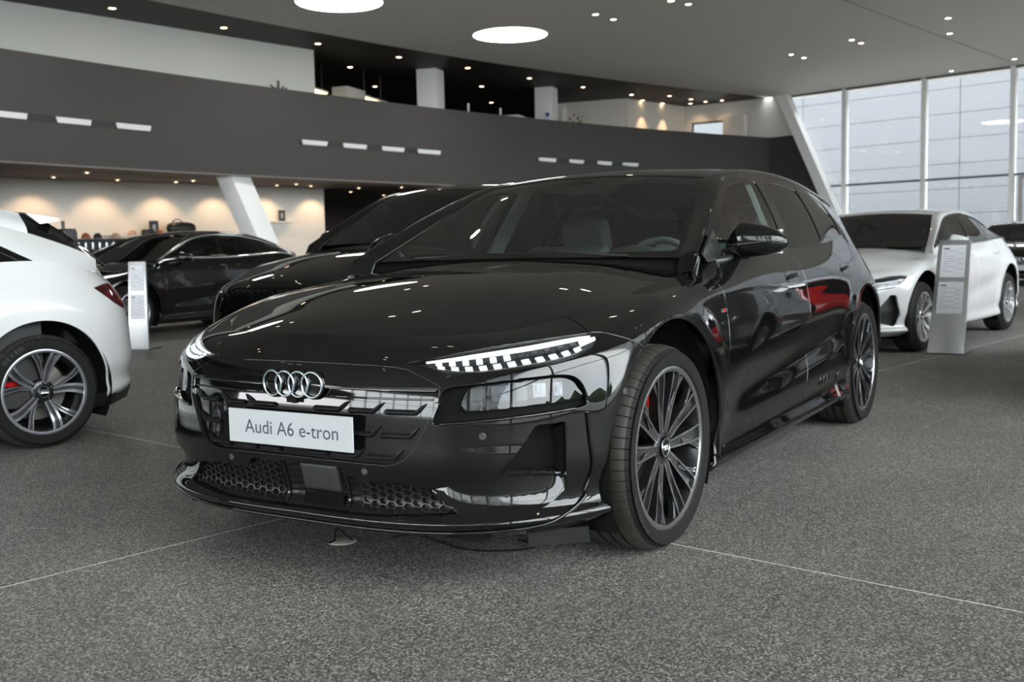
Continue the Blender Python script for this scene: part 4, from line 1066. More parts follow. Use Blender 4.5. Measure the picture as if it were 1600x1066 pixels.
def build_main():
    root = thing('estate_car', 'glossy black estate car with slim lit headlights and a white show plate on its nose', 'car')
    S = main_shape(); B = Body(root, S, 'black_paint', 190, 190, 60, 140)
    AR = [(0, .36, .447), (-2.925, .36, .447)]
    # --- front bumper with its openings
    line = [(.356, 1.3), (.356, .829), (.405, .789), (.373, .786), (.279, .743), (.2, .6), (.2, -.1), (1.3, -.1), (1.3, 1.3)]
    bp = B.arches(B.panel_xz(line), AR[:1])
    full = bp
    holes = dict(grille=F_GRILLE, drl=F_DRL, lamp=F_LAMP, intake=F_INTAKE, trough=F_TROUGH, lower=F_LOWER)
    sm = {k: np.array(v) for k, v in holes.items()}
    for k in ('drl', 'lamp'): sm[k] = smooth_poly(sm[k], 4)
    pieces = {}
    for k in sm:
        pieces[k] = full.clip(poly3_sd(full.P, sm[k], AX_YZ))
    for k in sm: bp = bp.clip(-poly3_sd(bp.P, sm[k], AX_YZ))
    crest = np.array([(-.05,.709),(.13,.708),(.29,.706),(.37,.702),(.42,.694),(.47,.672),(.512,.652),(.5245,.645),(.5245,.60),(-.05,.60)])
    cs_ = np.where(bp.P[:, 0] > .3, poly_sd(bp.P[:, AX_YZ], crest), -.2)
    surround = bp.clip(cs_-.0016); bp = bp.clip(-cs_-.0016)
    B.one('grille_surround', surround, depth=.012)
    bumper = B.one('front_bumper', bp, depth=.022)
    # --- closed grille: recessed panel, ridge strip, blades
    gp = pobj('grille_panel', both(pocket(pieces['grille'], .016, vec=(-1, 0, 0))), 'gloss_black', root)
    def blade(y0, y1, y2, z, dz, s):
        pts = []
        for y, zz in ((y0, z), ((y0+y1)/2, z), (y1, z), ((y1+y2)/2, z+dz*.5), (y2, z+dz)):
            p, n = B.on_front(s*y, zz); pts.append((p+np.array([-.014, 0, 0]), n))
        V = []; F = []
        for i, (p, n) in enumerate(pts):
            e = 1.0 if i < 4 else .25
            for dx, dzz in ((0, -.010), (.013*e, -.002), (.013*e, .002), (0, .008)): V.append(p+np.array([dx, 0, dzz*e]))
        for i in range(4):
            for q in range(3): F.append((i*4+q, i*4+q+1, i*4+q+5, i*4+q+4))
        F += [(0, 1, 2, 3), (16, 17, 18, 19)]
        MB().add(V, F).build('grille_blade', ['blade_black'], gp, angle=25)
    for z, bars in ((.568, ((.085, .18, .218), (.222, .308, .345), (.352, .452, .482))), (.496, ((.085, .18, .21), (.222, .304, .334), (.338, .435, .462))), (.428, ((.06, .135, .15), (.165, .25, .28), (.288, .385, .412)))):
        for (a, b, c) in bars:
            for s in (-1, 1): blade(a, b, c, z, .026, s)
    for s in (-1, 1):
        for zz, y0, y1 in ((.634, .112, .512), (.607, .150, .500)):
            pts = [B.on_front(s*y, zz)[0]+np.array([-.004 if zz > .62 else -.012, 0, 0]) for y in np.linspace(y0, y1, 22)]
            MB().tube(pts, .0032, 6).build('grille_trim', ['dark_chrome'], gp, angle=60)
    # --- four-ring emblem
    em = MB()
    p0, n0 = B.on_front(0, .640)
    R4 = .0395; sp = .0555
    def ringpts(cy, rad, dx): 
        out = []
        for t in np.linspace(0, 2*math.pi, 40, endpoint=False):
            y = cy+rad*math.cos(t); z = .640+rad*math.sin(t)*1.02; out.append((p0[0]+dx-.35*y*y, y, z))
        return out
    base = None
    mb = MB()
    for i in range(4): 
        pts = ringpts((i-1.5)*sp, R4, .004); c = (p0[0]-.002, (i-1.5)*sp, .640)
        mb.add([c]+pts, [(0, k+1, (k+1) % 40+1) for k in range(40)])
        mb.tube(ringpts((i-1.5)*sp, R4+.002, .002), .0052, 8, closed=True)
    base = mb.build('emblem_backing', ['gloss_black'], root, angle=60)
    for i in range(4): MB().tube(ringpts((i-1.5)*sp, R4, .0085+.001*(i % 2)), .0040, 8, closed=True).build('emblem_ring', ['emblem_chrome'], base, angle=60)
    mb = MB(); pc, nc = B.on_front(0, .588); mb.lathe([(.0, .0), (.010, .0), (.012, -.01), (.012, -.03)], 20, axis='x', c=pc+np.array([-.004, 0, 0])); mb.box(pc+np.array([-.008, 0, .004]), (.022, .04, .022)); mb.build('front_camera', ['gloss_black'], root, angle=40)
    # --- show plate
    mb = MB(); mb.box((.889, 0, .497), (.006, .52, .110)); pl = mb.build('show_plate', ['plate_grey'], root, label='white show plate')
    me = text_mesh('Audi A6 e-tron', .066); mats_on(me, 'plate_ink'); t = link('plate_lettering', me, pl)
    bb = [v.co.x for v in me.vertices]; k = .392/(max(bb)-min(bb)); cx = (max(bb)+min(bb))/2
    cz = [v.co.y for v in me.vertices]; cy = (max(cz)+min(cz))/2
    for v in me.vertices: v.co.x = (v.co.x-cx)*k; v.co.y = (v.co.y-cy)*k*.98
    frame_obj(t, (0, 1, 0), (0, 0, 1), (1, 0, 0), (.8926, .008, .498))
    # --- lower opening: honeycomb, radar cover, sensors, lip
    lo = pobj('lower_grille_well', both(pocket(pieces['lower'], .035, vec=(-1, 0, 0))), 'satin_black', root)
    hexr = .0165; V = []; F = []
    def on_mesh(y, z): p, n = B.on_front(y, z); return p+np.array([-.016, 0, 0])
    for s in (-1, 1):
        mb = MB(); cells = []
        for iy in range(0, 40):
            for iz in range(-1, 8):
                y = .03+iy*hexr*1.75; z = .242+iz*hexr*1.30+(hexr*.65 if iy % 2 else 0)
                cells.append((y, z))
        low2 = np.array(F_LOWER)[:, 1:]
        for (y, z) in cells:
            ok = poly_sd(np.array([[y, z]]), low2)[0] > .012
            if not ok: continue
            if s > 0 and y < .235: continue
            if s < 0 and y < .075: continue
            ring = []
            for q in range(6):
                a = q*math.pi/3
                ring.append((y+hexr*1.18*math.cos(a), z+hexr*.76*math.sin(a)))
            W2 = []
            for rad, dx in ((1.0, 0), (.82, 0), (.80, -.014)):
                for (yy, zz) in ring: W2.append(on_mesh(s*(y+(yy-y)*rad), z+(zz-z)*rad)+np.array([dx, 0, 0]))
            mb.add(W2, [(q, (q+1) % 6, 6+(q+1) % 6, 6+q) for q in range(6)]+[(6+q, 6+(q+1) % 6, 12+(q+1) % 6, 12+q) for q in range(6)])
        mb.build('honeycomb_mesh', ['satin_black'], lo, kind='stuff', fix=False)
    mb = MB(); 
    rp = [B.on_front(y, z)[0] for y, z in ((.022, .392), (.172, .392), (.172, .300), (.022, .300))]
    mb.add([p+np.array([.0, 0, 0]) for p in rp]+[p+np.array([-.03, 0, 0]) for p in rp], [(0, 1, 2, 3), (0, 4, 5, 1), (1, 5, 6, 2), (2, 6, 7, 3), (3, 7, 4, 0)]); rc = mb.build('radar_cover', ['plastic_grey'], root); bevel(rc, .012, 3)
    mb = MB(); q = [B.on_front(y, z)[0]-np.array([.006, 0, 0]) for y, z in ((.02, .292), (.18, .292), (.18, .262), (.02, .262))]; mb.add(q+[p-np.array([.02, 0, 0]) for p in q], [(0, 1, 2, 3), (0, 4, 5, 1), (3, 2, 6, 7)]); mb.build('radar_lower_trim', ['gloss_black'], root)
    for y, mesh_y in ((.205, 0), (-.045, 0)):
        pts = [B.on_front(y*(1+.0*k), z)[0]-np.array([.004, 0, 0]) for k, z in enumerate(np.linspace(.388, .25, 8))]
        MB().tube(pts, .007, 6).build('grille_strut', ['gloss_black'], lo, angle=60)
    for z in (.372, .35, .33, .31, .29, .27):
        pts = [B.on_front(y, z)[0]-np.array([.02, 0, 0]) for y in np.linspace(-.05, .21, 8)]
        MB().tube(pts, .004, 5).build('grille_slat', ['satin_black'], lo, angle=60)
    for (y, z) in ((.2815, .3822), (-.2815, .3822), (.648, .50), (-.648, .50)):
        p, n = B.on_front(y, z); mb = MB(); mb.lathe([(.0, .0015), (.0095, .0015), (.0115, 0), (.0115, -.006)], 24, axis='x')
        o = mb.build('parking_sensor', ['plastic_grey'], root, angle=30); o.location = p; o.rotation_euler = (0, 0, math.atan2(n[1], n[0]))
    p, n = B.on_side(.372, .60); mb = MB(); mb.lathe([(.0, .0015), (.0095, .0015), (.0115, 0), (.0115, -.006)], 24, axis='x'); o = mb.build('parking_sensor', ['plastic_grey'], root, angle=30); o.location = p; o.rotation_euler = (0, 0, math.atan2(n[1], n[0]))
    # lip and fin trim
    f3 = smooth_poly(FIN, 6, closed=False)
    V = []
    pts = []
    for q in f3:
        p, n = B.on_front(q[1], q[2]) if q[1] < .86 else B.on_side(q[0], q[2])
        pts.append(p+n*.004)
    pts = np.array(pts); fullp = np.vstack([pts, (pts*[1, -1, 1])[::-1][1:]])
    MB().tube(fullp, .0062, 8).build('front_lip', ['gloss_black'], root, angle=60)
    # --- head lights: slim upper unit and lower lamp
    for s in (1, -1):
        sc = np.array([1, s, 1.0])
        def side(pt): return pt if s > 0 else pt.mirrored()
        hl = pobj('headlight', side(pocket(pieces['drl'], .022)), 'lamp_housing', root, label='slim daytime running light')
        top = curve3(np.array([(.803,.404,.714),(.773,.471,.727),(.695,.579,.751),(.558,.709,.773),(.41,.823,.788),(.38,.850,.786)])); bot = curve3(np.array([(.803,.404,.714),(.785,.500,.697),(.758,.588,.683),(.637,.753,.699),(.50,.846,.727),(.40,.866,.770)]))
        def at(t, w, d=.008):
            a = top(np.array([t]))[0]; b = bot(np.array([t]))[0]; p = a*(1-w)+b*w
            q, n = B.on_front(p[1], p[2]); return (q-n*d)*sc
        def strip(nm, t0, t1, w0, w1, mat, d=.008, n=14, taper=True):
            V = []; F = []
            for k in range(n+1):
                t = t0+(t1-t0)*k/n; V += [at(t, w0, d), at(t, w1, d), at(t, w1, d+.006), at(t, w0, d+.006)]
            for k in range(n):
                for q in range(4): F.append((4*k+q, 4*k+(q+1) % 4, 4*k+4+(q+1) % 4, 4*k+4+q))
            F += [(0, 1, 2, 3), (4*n, 4*n+1, 4*n+2, 4*n+3)]
            return MB().add(V, F).build(nm, [mat], hl)
        strip('light_strip', .10, .95, .12, .27, 'lamp_white')
        for k in range(11):
            t = .14+.068*k
            strip('light_block', t+.008, t+.040, .33, .52, 'lamp_white' if k < 6 else 'lamp_module_grey', .009, 2)
            strip('light_block', t+.016, t+.052, .62, .80, 'lamp_white', .008, 2)
        strip('light_strip', .88, .975, .30, .62, 'lamp_white')
        strip('reflector_bar', .08, .9, .80, .86, 'lamp_reflector', .012)
        pobj('headlight_lens', side(full.clip(poly3_sd(full.P, sm['drl'], AX_YZ)-.001).offset(.0015)), 'lens_clear', hl)
        lm = pobj('main_lamp', side(pocket(pieces['lamp'], .040)), 'matte_black', root)
        gsm = smooth_poly(np.array(F_GLASS), 3); gpc = full.clip(poly3_sd(full.P, gsm, AX_YZ))
        pobj('lamp_lens', side(gpc.offset(.012)), 'lens_smoke', lm)
        pobj('lamp_bowl', side(pocket(gpc.offset(.0125), .028, skip=lambda p: False)), 'lamp_housing', lm)
        for (y, z, w, h, mt) in ((.632, .615, .045, .050, 'lamp_module_grey'), (.690, .628, .055, .045, 'lamp_module_grey'), (.742, .630, .030, .050, 'lamp_housing'), (.782, .632, .04, .042, 'lamp_module_grey'), (.822, .632, .028, .040, 'lamp_module_grey')):
            p, n = B.on_front(y, z); t3 = np.array([-n[1], n[0], 0]); t3 /= np.linalg.norm(t3); u3 = np.cross(n, t3)
            R = np.stack([n, t3, u3], 1)
            mb = MB(); mb.box(p-n*.030, (.018, w, h), R=R); mb.box(p-n*.026, (.022, w*.55, h*.6), R=R); o = mb.build('lamp_module', [mt], lm); 
            if s < 0:
                o.data.transform(Matrix.Diagonal((1, -1, 1, 1))); o.data.flip_normals()
        # blade under the lamp
        pts = [B.on_front(y, z)[0]+np.array([-.002, 0, 0]) for y, z in ((.53, .536), (.60, .541), (.70, .550), (.78, .558), (.85, .567))]
        MB().tube([np.array(p)*sc for p in pts], .006, 8).build('lamp_sill', ['gloss_black'], lm, angle=60)
        # --- side intake
        it = pobj('side_intake', side(pocket(pieces['intake'], .10, vec=(-.9, -.35, .08))), ['matte_black'], root)
        tr = pieces['trough']; zt = np.interp(tr.P[:, 1], [.489, .612, .673, .76, .832], [.338, .361, .378, .374, .362]); zb = np.interp(tr.P[:, 1], [.489, .535, .60, .69, .778, .80, .823, .832], [.334, .288, .266, .266, .272, .288, .319, .34])
        kk = np.clip((tr.P[:, 2]-zb)/np.maximum(zt-zb, .01), 0, 1); sl_ = .026*(1.2-.4*kk)/np.maximum(zt-zb, .05)
        tn = tr.N+np.array([0, 0, 1.0])*sl_[:, None]; tn /= np.linalg.norm(tn, axis=1, keepdims=True)
        fl_ = Patch(tr.P-tr.N*(.026*(1.2*kk-.2*kk*kk))[:, None]-np.array([.0, 0, 0]), tn, list(tr.F))
        pobj('intake_floor', side(fl_), 'gloss_black', it)
        mb = MB(); va = [(.575, .833, .525), (.570, .830, .40), (.575, .820, .325)]; vb = [(.555, .765, .50), (.53, .755, .40), (.535, .745, .335)]
        V = [np.array(p)*sc for p in va+vb]; mb.add(V, [(0, 1, 4, 3), (1, 2, 5, 4)]); mb.build('intake_vane', ['satin_black'], it, smooth=True)
    # --- fenders, doors, sills, quarters
    gF = [(-.470, 1.06), (-.478, .985), (-.500, .925), (-.531, .864), (-.552, .766), (-.551, .72), (-.545, .44), (-.535, .262)]
    gB = [(-1.655, 1.09), (-1.657, 1.03), (-1.668, .932), (-1.690, .862), (-1.700, .76), (-1.705, .60), (-1.700, .47), (-1.66, .36), (-1.64, .305)]
    gR = [(-2.80, 1.2), (-2.81, 1.05), (-2.825, .976), (-2.835, .924), (-2.79, .84), (-2.69, .775), (-2.5, .62)]
    sill = [(-.20, .245), (-.535, .262), (-1.1, .285), (-1.64, .305), (-1.95, .310), (-2.2, .345), (-2.55, .42)]
    fe = line[1:5]
    fen = B.arches(B.panel_xz([(.356, 1.3)]+fe+[(.15, .6), (-.1, .24)]+[sill[1]]+gF[::-1]+[(-.470, 1.3)]), AR[:1])
    B.pair('front_fender', fen)
    fd = B.panel_xz(gF+sill[2:3]+gB[::-1]+[(-1.655, 1.3), (-.470, 1.3)]); fdo = B.pair('front_door', fd)
    rd = B.arches(B.panel_xz(gB+sill[4:7]+gR[::-1]+[(-1.655, 1.3)]), AR[1:]); rdo = B.pair('rear_door', rd)
    sl = B.arches(B.panel_xz(sill+[(-2.7, .45), (-2.7, -.1), (-.1, -.1), (-.1, .245)]), AR).offset(.006); B.pair('side_sill', sl)
    qp = B.arches(B.panel_xz([(-2.3, .1), (-2.3, .36), (-2.5, .42), (-2.5, .62)]+gR[::-1]+[(-2.80, 1.4), (-4.5, 1.4), (-4.5, -.1), (-2.6, -.1)]), AR[1:]); B.pair('rear_quarter_panel', qp)
    # hood
    rear = [(-.43-.10*(t/.80)**2, t) for t in np.linspace(0, .80, 14)]
    B.one('bonnet', B.hood(rear, inset=.0028, n=(150, 90)), depth=.014)
    # cowl panel between bonnet and windscreen
    tt = np.linspace(-1, 1, 41); V = []
    for t in tt:
        y = .775*t; xb_ = -.43-.10*(abs(y)/.80)**2; z = float(B.sh.H(xb_, abs(y)))
        V += [(xb_+.03, y, z-.012), (xb_-.004, y, z-.009), (-.535+.085*(1-t*t)-.03, .755*t, 1.012+.010*(1-t*t)), (-.535+.085*(1-t*t)-.10, .745*t, .985)]
    F = [(4*i+q, 4*i+q+1, 4*i+q+5, 4*i+q+4) for i in range(40) for q in range(3)]
    MB().add(V, F).build('cowl_panel', ['satin_black'], root, smooth=True)
    # greenhouse
    gh = dict(A=[(-.485,.845,1.015),(-.75,.792,1.135),(-1.0,.740,1.240),(-1.25,.690,1.322),(-1.53,.668,1.372),(-1.84,.657,1.386),(-2.2,.651,1.384),(-2.75,.645,1.350),(-3.16,.640,1.295),(-3.5,.640,1.205),(-3.70,.565,1.10)],
              B=[(-.535,.755,1.008),(-.78,.70,1.125),(-1.05,.632,1.258),(-1.30,.568,1.368),(-1.6,.548,1.414),(-2.0,.540,1.434),(-2.4,.536,1.430),(-2.9,.530,1.396),(-3.3,.525,1.350),(-3.62,.520,1.300)],
              u0=1.168, u1=2.47, sh=.268, lining=True, bow=(.085, .015), zb=(.010, .030), crown=.026, tailbow=-.09, hatch_bulge=.03,
              dlo=[(-.46,1.0),(-.75,1.165),(-1.0,1.27),(-1.25,1.37),(-1.8,1.42),(-2.3,1.41),(-2.76,1.338),(-3.05,1.283),(-3.16,1.24),(-2.93,1.05),(-2.4,1.03),(-1.6,.99)],
              panes=[('front_door_glass', [(-.70,1.040),(-.95,1.190),(-1.15,1.282),(-1.31,1.330),(-1.52,1.352),(-1.70,1.360),(-1.585,1.046)], 'side_glass'),
                     ('rear_door_glass', [(-1.82,1.367),(-2.1,1.364),(-2.40,1.347),(-2.29,1.066),(-1.69,1.047)], 'privacy_glass'),
                     ('quarter_glass', [(-2.49,1.340),(-2.75,1.321),(-2.96,1.285),(-2.83,1.098),(-2.385,1.072)], 'privacy_glass')])
    B.greenhouse(gh)
    # bright strip along the rear pane joint
    for s in (1, -1):
        V = []
        pts = [(-2.405,.668*s,1.352),(-2.375,.735*s,1.25),(-2.34,.80*s,1.14),(-2.318,.846*s,1.066)]
        MB().tube(pts, .008, 6).build('pillar_trim', ['satin_black'], root, angle=60)
    # handles: recess and lever
    for (x, z, d) in ((-1.475, .905, 0), (-2.52, .916, 1)):
        p, n = B.on_side(x, z)
        for s in (1, -1):
            mb = MB(); poly = [(-.100,-.022),(-.085,-.030),(.075,-.030),(.105,-.005),(.100,.016),(.08,.024),(-.09,.022),(-.105,.010)]
            t3 = np.array([1, -n[0]/n[1], 0]); t3 /= np.linalg.norm(t3); u3 = np.cross(n, t3); u3 = u3 if u3[2] > 0 else -u3
            mb.prism(poly, -.012, .0015, (p, t3, u3, n), 0)
            h = mb.build('handle_recess', ['gloss_black'], root)
            m2 = MB(); m2.tube([p+t3*a+u3*b+n*c for a, b, c in ((-.095, .004, .002), (-.05, .002, .010), (.03, -.004, .012), (.085, -.012, .003))], [.007, .010, .010, .006], 8); l = m2.build('door_handle', ['black_paint'], root, angle=60)
            if s < 0:
                for o in (h, l): o.data.transform(Matrix.Diagonal((1, -1, 1, 1))); o.data.flip_normals()
    # badge on the fender: small red and silver strokes
    p, n = B.on_side(-.505, .802); mb = MB()
    t3 = np.array([-1.0, 0, 0]); u3 = np.array([0, 0, 1.0])
    mb.prism([(-.026,-.006),(-.004,-.006),(.0,.008),(-.020,.008)], 0, .003, (p, t3, u3, n), 0); mb.prism([(.0,-.006),(.010,-.006),(.015,.008),(.005,.008)], 0, .003, (p, t3, u3, n), 1); mb.prism([(.014,-.006),(.036,-.006),(.038,.006),(.018,.008)], 0, .003, (p, t3, u3, n), 0)
    mb.build('fender_badge', ['chrome', 'caliper_red'], root)
    # raised lettering mark low on the rear door
    p, n = B.on_side(-1.95, .365); mb = MB()
    for i in range(3): mb.tube([p+np.array([-.06*i+.024*math.cos(t), .003, .024*math.sin(t)]) for t in np.linspace(0, 2*math.pi, 20, endpoint=False)], .003, 5, closed=True)
    mb.build('sill_emblem', ['satin_black'], root, angle=60)
    # mirrors
    for l in (True, False): add_mirror(root, .835, 1.078, -.875, .990, 1.146, 'black_paint', l, foot=(-.66, .850, .985))
    # sail triangles
    for s in (1, -1):
        mb = MB(); mb.prism([(-.52,1.018),(-.70,1.115),(-.745,1.035),(-.72,1.0),(-.56,.985)], 0, .012, ((0, s*1.098, 0), (1, 0, 0), (0, -s*.25, 1), (0, s, 0)), 0); bevel(mb.build('mirror_sail', ['satin_black'], root), .004)
    # wheels
    st = -.03
    fw_ = add_wheel(root, WHEEL_21, 0, .940, .357, True, st, caliper=1.25, spin=0); arc_text(fw_, 'MICHELIN', .3215, math.radians(-36), .026); add_wheel(root, WHEEL_21, 0, .940, .357, False, st, caliper=2.4)
    add_wheel(root, WHEEL_21, -2.935, .940, .357, True, 0, caliper=.4, spin=.2); add_wheel(root, WHEEL_21, -2.935, .940, .357, False, 0, caliper=.4)
    for cx in (0, -2.925): arch_liner(root, cx, .36, .45, .60, .915)
    mb = MB(); mb.box((-.455, .895, .40), (.012, .10, .30)); mb.build('splash_guard', ['satin_black'], root)
    underbody(root, .74, -3.75, .62, .17, .34, AR)
    mb = MB(); mb.box((-1.47, 0, .24), (1.95, 1.72, .10)); mb.build('battery_tray', ['matte_black'], root)
    mb = MB(); mb.box((.12, 0, .55), (1.05, 1.10, .42)); mb.build('engine_bay', ['matte_black'], root)
    mb = MB(); mb.box((-3.2, 0, .62), (.9, 1.15, .60)); mb.build('boot_floor', ['matte_black'], root)
    # air guide under the lip
    pts = [(.60,.70,.178),(.555,.745,.177),(.51,.79,.177),(.465,.845,.180)]
    for s in (1, -1):
        mb = MB(); V = []
        for (x, y, z) in pts: V += [(x, s*y, .18), (x-.01, s*y, .128), (x-.02, s*(y-.01), .128), (x-.02, s*(y-.01), .18)]
        F = []
        for k in range(3):
            for q in range(4): F.append((4*k+q, 4*k+(q+1) % 4, 4*k+4+(q+1) % 4, 4*k+4+q))
        mb.add(V, F+[(0, 1, 2, 3), (12, 13, 14, 15)]); mb.build('air_guide', ['satin_black'], root)
    # cabin
    interior(root, -.56, 1.015, -3.3, 1.36)
    for s in (1, -1):
        MB().add([(-1.60, s*.815, 1.03), (-1.74, s*.815, 1.03), (-1.80, s*.645, 1.37), (-1.70, s*.645, 1.37), (-1.60, s*.79, 1.03), (-1.74, s*.79, 1.03), (-1.80, s*.62, 1.37), (-1.70, s*.62, 1.37)], [(0, 1, 2, 3), (7, 6, 5, 4), (0, 4, 5, 1), (1, 5, 6, 2), (2, 6, 7, 3), (3, 7, 4, 0)]).build('pillar_lining', ['int_headliner'], root)
    # roof lining, inner mirror
    P = []
    hd = MB(); V = []; F = []
    for i, (x, z) in enumerate(((-1.36, 1.36), (-1.7, 1.395), (-2.2, 1.41), (-2.8, 1.385), (-3.3, 1.32))):
        for j, t in enumerate(np.linspace(-1, 1, 9)): V.append((x, .56*t, z-.03*t*t))
    for i in range(4):
        for j in range(8): F.append((i*9+j, i*9+j+1, i*9+j+10, i*9+j+9))
    hd.add(V, F).build('roof_lining', ['int_headliner'], root, smooth=True)
    mb = MB(); mb.box((-1.16, .0, 1.275), (.035, .22, .065)); bevel(mb.build('interior_mirror', ['lamp_housing'], root), .012)
    mb = MB(); mb.prism([(-.16,-.05),(.16,-.05),(.06,.09),(-.06,.09)], 0, .03, ((-1.24, 0, 1.335), (0, 1, 0), (.75, 0, -.45), (-.4, 0, -.8)), 0); mb.build('sensor_housing', ['int_grey'], root)
    # wipers under the bonnet edge
    pts = [(-.50, .55, 1.018), (-.515, .2, 1.03), (-.51, -.2, 1.031), (-.50, -.5, 1.022)]
    MB().tube(curve3(pts)(np.linspace(0, 1, 16)), .006, 6).build('wiper', ['satin_black'], root, angle=60)
    return root, B
MAIN, MB_BODY = build_main()
# ------------------------------------------------------------------ the other cars
def shape_var(sx=1.0, wb=2.946, sy=1.0, zf=None, af=1.0, ar=1.0, dome=True, flare=.010):
    """main body re-proportioned: zf maps heights, sx scales bonnet lengths"""
    S = main_shape(); kx = wb/2.946; zf = zf or (lambda z: z)
    rows = []
    for r in S['rows']:
        r = dict(r); r['z'] = [float(zf(z)) for z in r['z']]; r['b'] = [b*sy for b in r['b']]; r['af'] *= af; r['ar'] *= ar; rows.append(r)
    S['rows'] = rows; S['xr'] = -2.9*kx; S['kx'] = [k*kx for k in S['kx']]
    S['hood'] = [(x*af if x > 0 else x*kx, float(zf(z))) for x, z in S['hood']]; S['hood_k'] = [(x*af if x > 0 else x*kx, k/sy**2) for x, k in S['hood_k']]
    S['flare'] = [(0, .36, .47, flare), (S['xr']-.03, .36, .47, flare)]
    if S.get('scallop'): S['scallop'] = dict(S['scallop'], xa=-.45, xb=-2.5*kx, d=.016)
    return S
def feat_sd(pt, poly, rear):
    """front features live in the y-z plane of the nose; rear ones are drawn on the side (x-z) and wrap round the corner"""
    if isinstance(poly, dict): return np.where((pt.P[:, 1] > .30) & (pt.P[:, 0] > .1), poly_sd(pt.P[:, AX_XZ], poly['xz']), -1)
    if not rear: return np.where(pt.P[:, 0] > 0, poly_sd(pt.P[:, AX_YZ], poly), -1)
    return np.where(pt.P[:, 1] > .45, poly_sd(pt.P[:, AX_XZ], poly), -1)
def paint_pocket(B, pieces_src, poly, depth, mat, parent, name, lens=None, label=None, rear=False):
    sd = feat_sd(pieces_src, poly, rear)
    pc = pieces_src.clip(sd); o = []
    for q in (pc, pc.mirrored()):
        a = pobj(name, pocket(q, depth), mat, parent, label=label); o.append(a)
        if lens: pobj('lamp_lens', q.offset(.002), lens, a)
    return pc
def cut(pt, poly, rear=False):
    return pt.clip(-feat_sd(pt, poly, rear))
def build_car(name, label, loc, heading, paint, S, gh, wheel, wb, head=None, intake=None, grille=None, tail=None, trim=None, plate=False, mirror=None, caliper=None, res=(70, 90, 50, 60), yface=.93, arch=.43, mirrorpaint=None, seatmat='int_dark', group=None, Rw=.345, split=True, roof_fin=False, gmat='gloss_black', detail=True, ring_dz=.085):
    root = thing(name, label, 'car', (loc[0], loc[1], 0), heading, group)
    B = Body(root, S, paint, *res); xr = -wb; AR = [(0, Rw+.005, arch), (xr, Rw+.005, arch)]
    full = B.arches(B.pt, AR); bp = full; k = wb/2.946
    for poly, rear in ((head, False), (intake, False), (grille, False), (tail, True)):
        if poly is not None: bp = cut(bp, poly, rear)
    # panels
    gF = [(-.50*k, 1.3), (-.50*k, .925), (-.545*k, .80), (-.545*k, .44), (-.53*k, .262)]
    gB = [(-1.655*k, 1.3), (-1.67*k, .93), (-1.70*k, .76), (-1.70*k, .47), (-1.64*k, .305)]
    gR = [(-2.72*k, 1.3), (-2.75*k, 1.0), (-2.74*k, .90), (-2.60*k, .76), (-2.5*k, .62)]
    sl = [(-1.1*k, .275), (-1.64*k, .29), (-1.95*k, .30), (-2.2*k, .32), (-2.5*k, .36)]
    zs = lambda L: [(x, z) for x, z in L]
    fd = gF+sl[:1]+gB[::-1]; rd = gB+sl[2:]+gR[::-1]
    body = bp.clip(-poly_sd(bp.P[:, AX_XZ], fd)).clip
    b2 = bp.clip(-poly_sd(bp.P[:, AX_XZ], fd)); b2 = b2.clip(-poly_sd(b2.P[:, AX_XZ], rd))
    nose = b2.clip(b2.P[:, 0]-.30); mid = b2.clip(.2985-b2.P[:, 0]); tailp = mid.clip(-mid.P[:, 0]+gR[2][0]+.25); 
    B.one('front_bumper', nose, depth=.02)
    ctr = -1.45*k
    fr = mid.clip(mid.P[:, 0]-ctr); rr = mid.clip(ctr-mid.P[:, 0])
    B.pair('front_fender', fr, depth=.014); B.one('rear_body', rr, depth=.014)
    for nm, poly, arx in (('front_door', fd, None), ('rear_door', rd, AR[1:])):
        d = bp.clip(poly_sd(bp.P[:, AX_XZ], poly)-.003); B.pair(nm, d)
    for (x, z) in ((-1.43*k, .90), (-2.42*k, .91)):
        zz = S['zf'](z) if 'zf' in S else z
        p, n = B.on_side(x, zz)
        for s in (1, -1):
            m2 = MB(); m2.tube([np.array([p[0]+a, s*(p[1]+c), p[2]+b]) for a, b, c in ((.10, .004, .0), (.05, .002, .016), (-.05, 0, .016), (-.10, -.004, .0))], [.008, .011, .011, .008], 8); m2.build('door_handle', [paint], root, angle=60)
    rear = [(-.43*k-.10*(t/.80)**2, t) for t in np.linspace(0, .80*(S['rows'][-1]['b'][0]/.785), 12)]
    B.one('bonnet', B.hood(rear, n=(60, 40)))
    B.greenhouse(gh)
    if head is not None:
        paint_pocket(B, full, head, .03, 'lamp_housing', root, 'headlight', 'lens_clear')
        for s in (1, -1) if isinstance(head, dict) else ():
            for dz, rad in ((.012, .010), (-.035, .014), (-.06, .010)):
                pts = []
                for x in np.linspace(.46, .70, 8):
                    z = .70-.16*(x-.46)+dz; p, n = B.on_side(x, z); pts.append((p-n*.020)*np.array([1, s, 1]))
                MB().tube(pts, rad, 6).build('light_strip', ['lamp_reflector'], root, angle=60)
        for s in (1, -1) if not isinstance(head, dict) else ():
            y0, y1 = min(p[0] for p in head), max(p[0] for p in head); zz = np.mean([p[1] for p in head]); hh = max(p[1] for p in head)-min(p[1] for p in head)
            pts = [B.on_front(s*y, zz+.12*hh+.16*hh*(y-y0)/(y1-y0))[0]-np.array([.012, 0, 0]) for y in np.linspace(y0+.10*(y1-y0), y1-.03*(y1-y0), 8)]
            MB().tube(pts, .009, 6).build('light_strip', ['lamp_reflector'], root, angle=60)
            pts = [B.on_front(s*y, zz-.12*hh)[0]-np.array([.018, 0, 0]) for y in np.linspace(y0+.25*(y1-y0), y1-.15*(y1-y0), 8)]
            MB().tube(pts, .014, 6).build('light_strip', ['lamp_reflector'], root, angle=60)
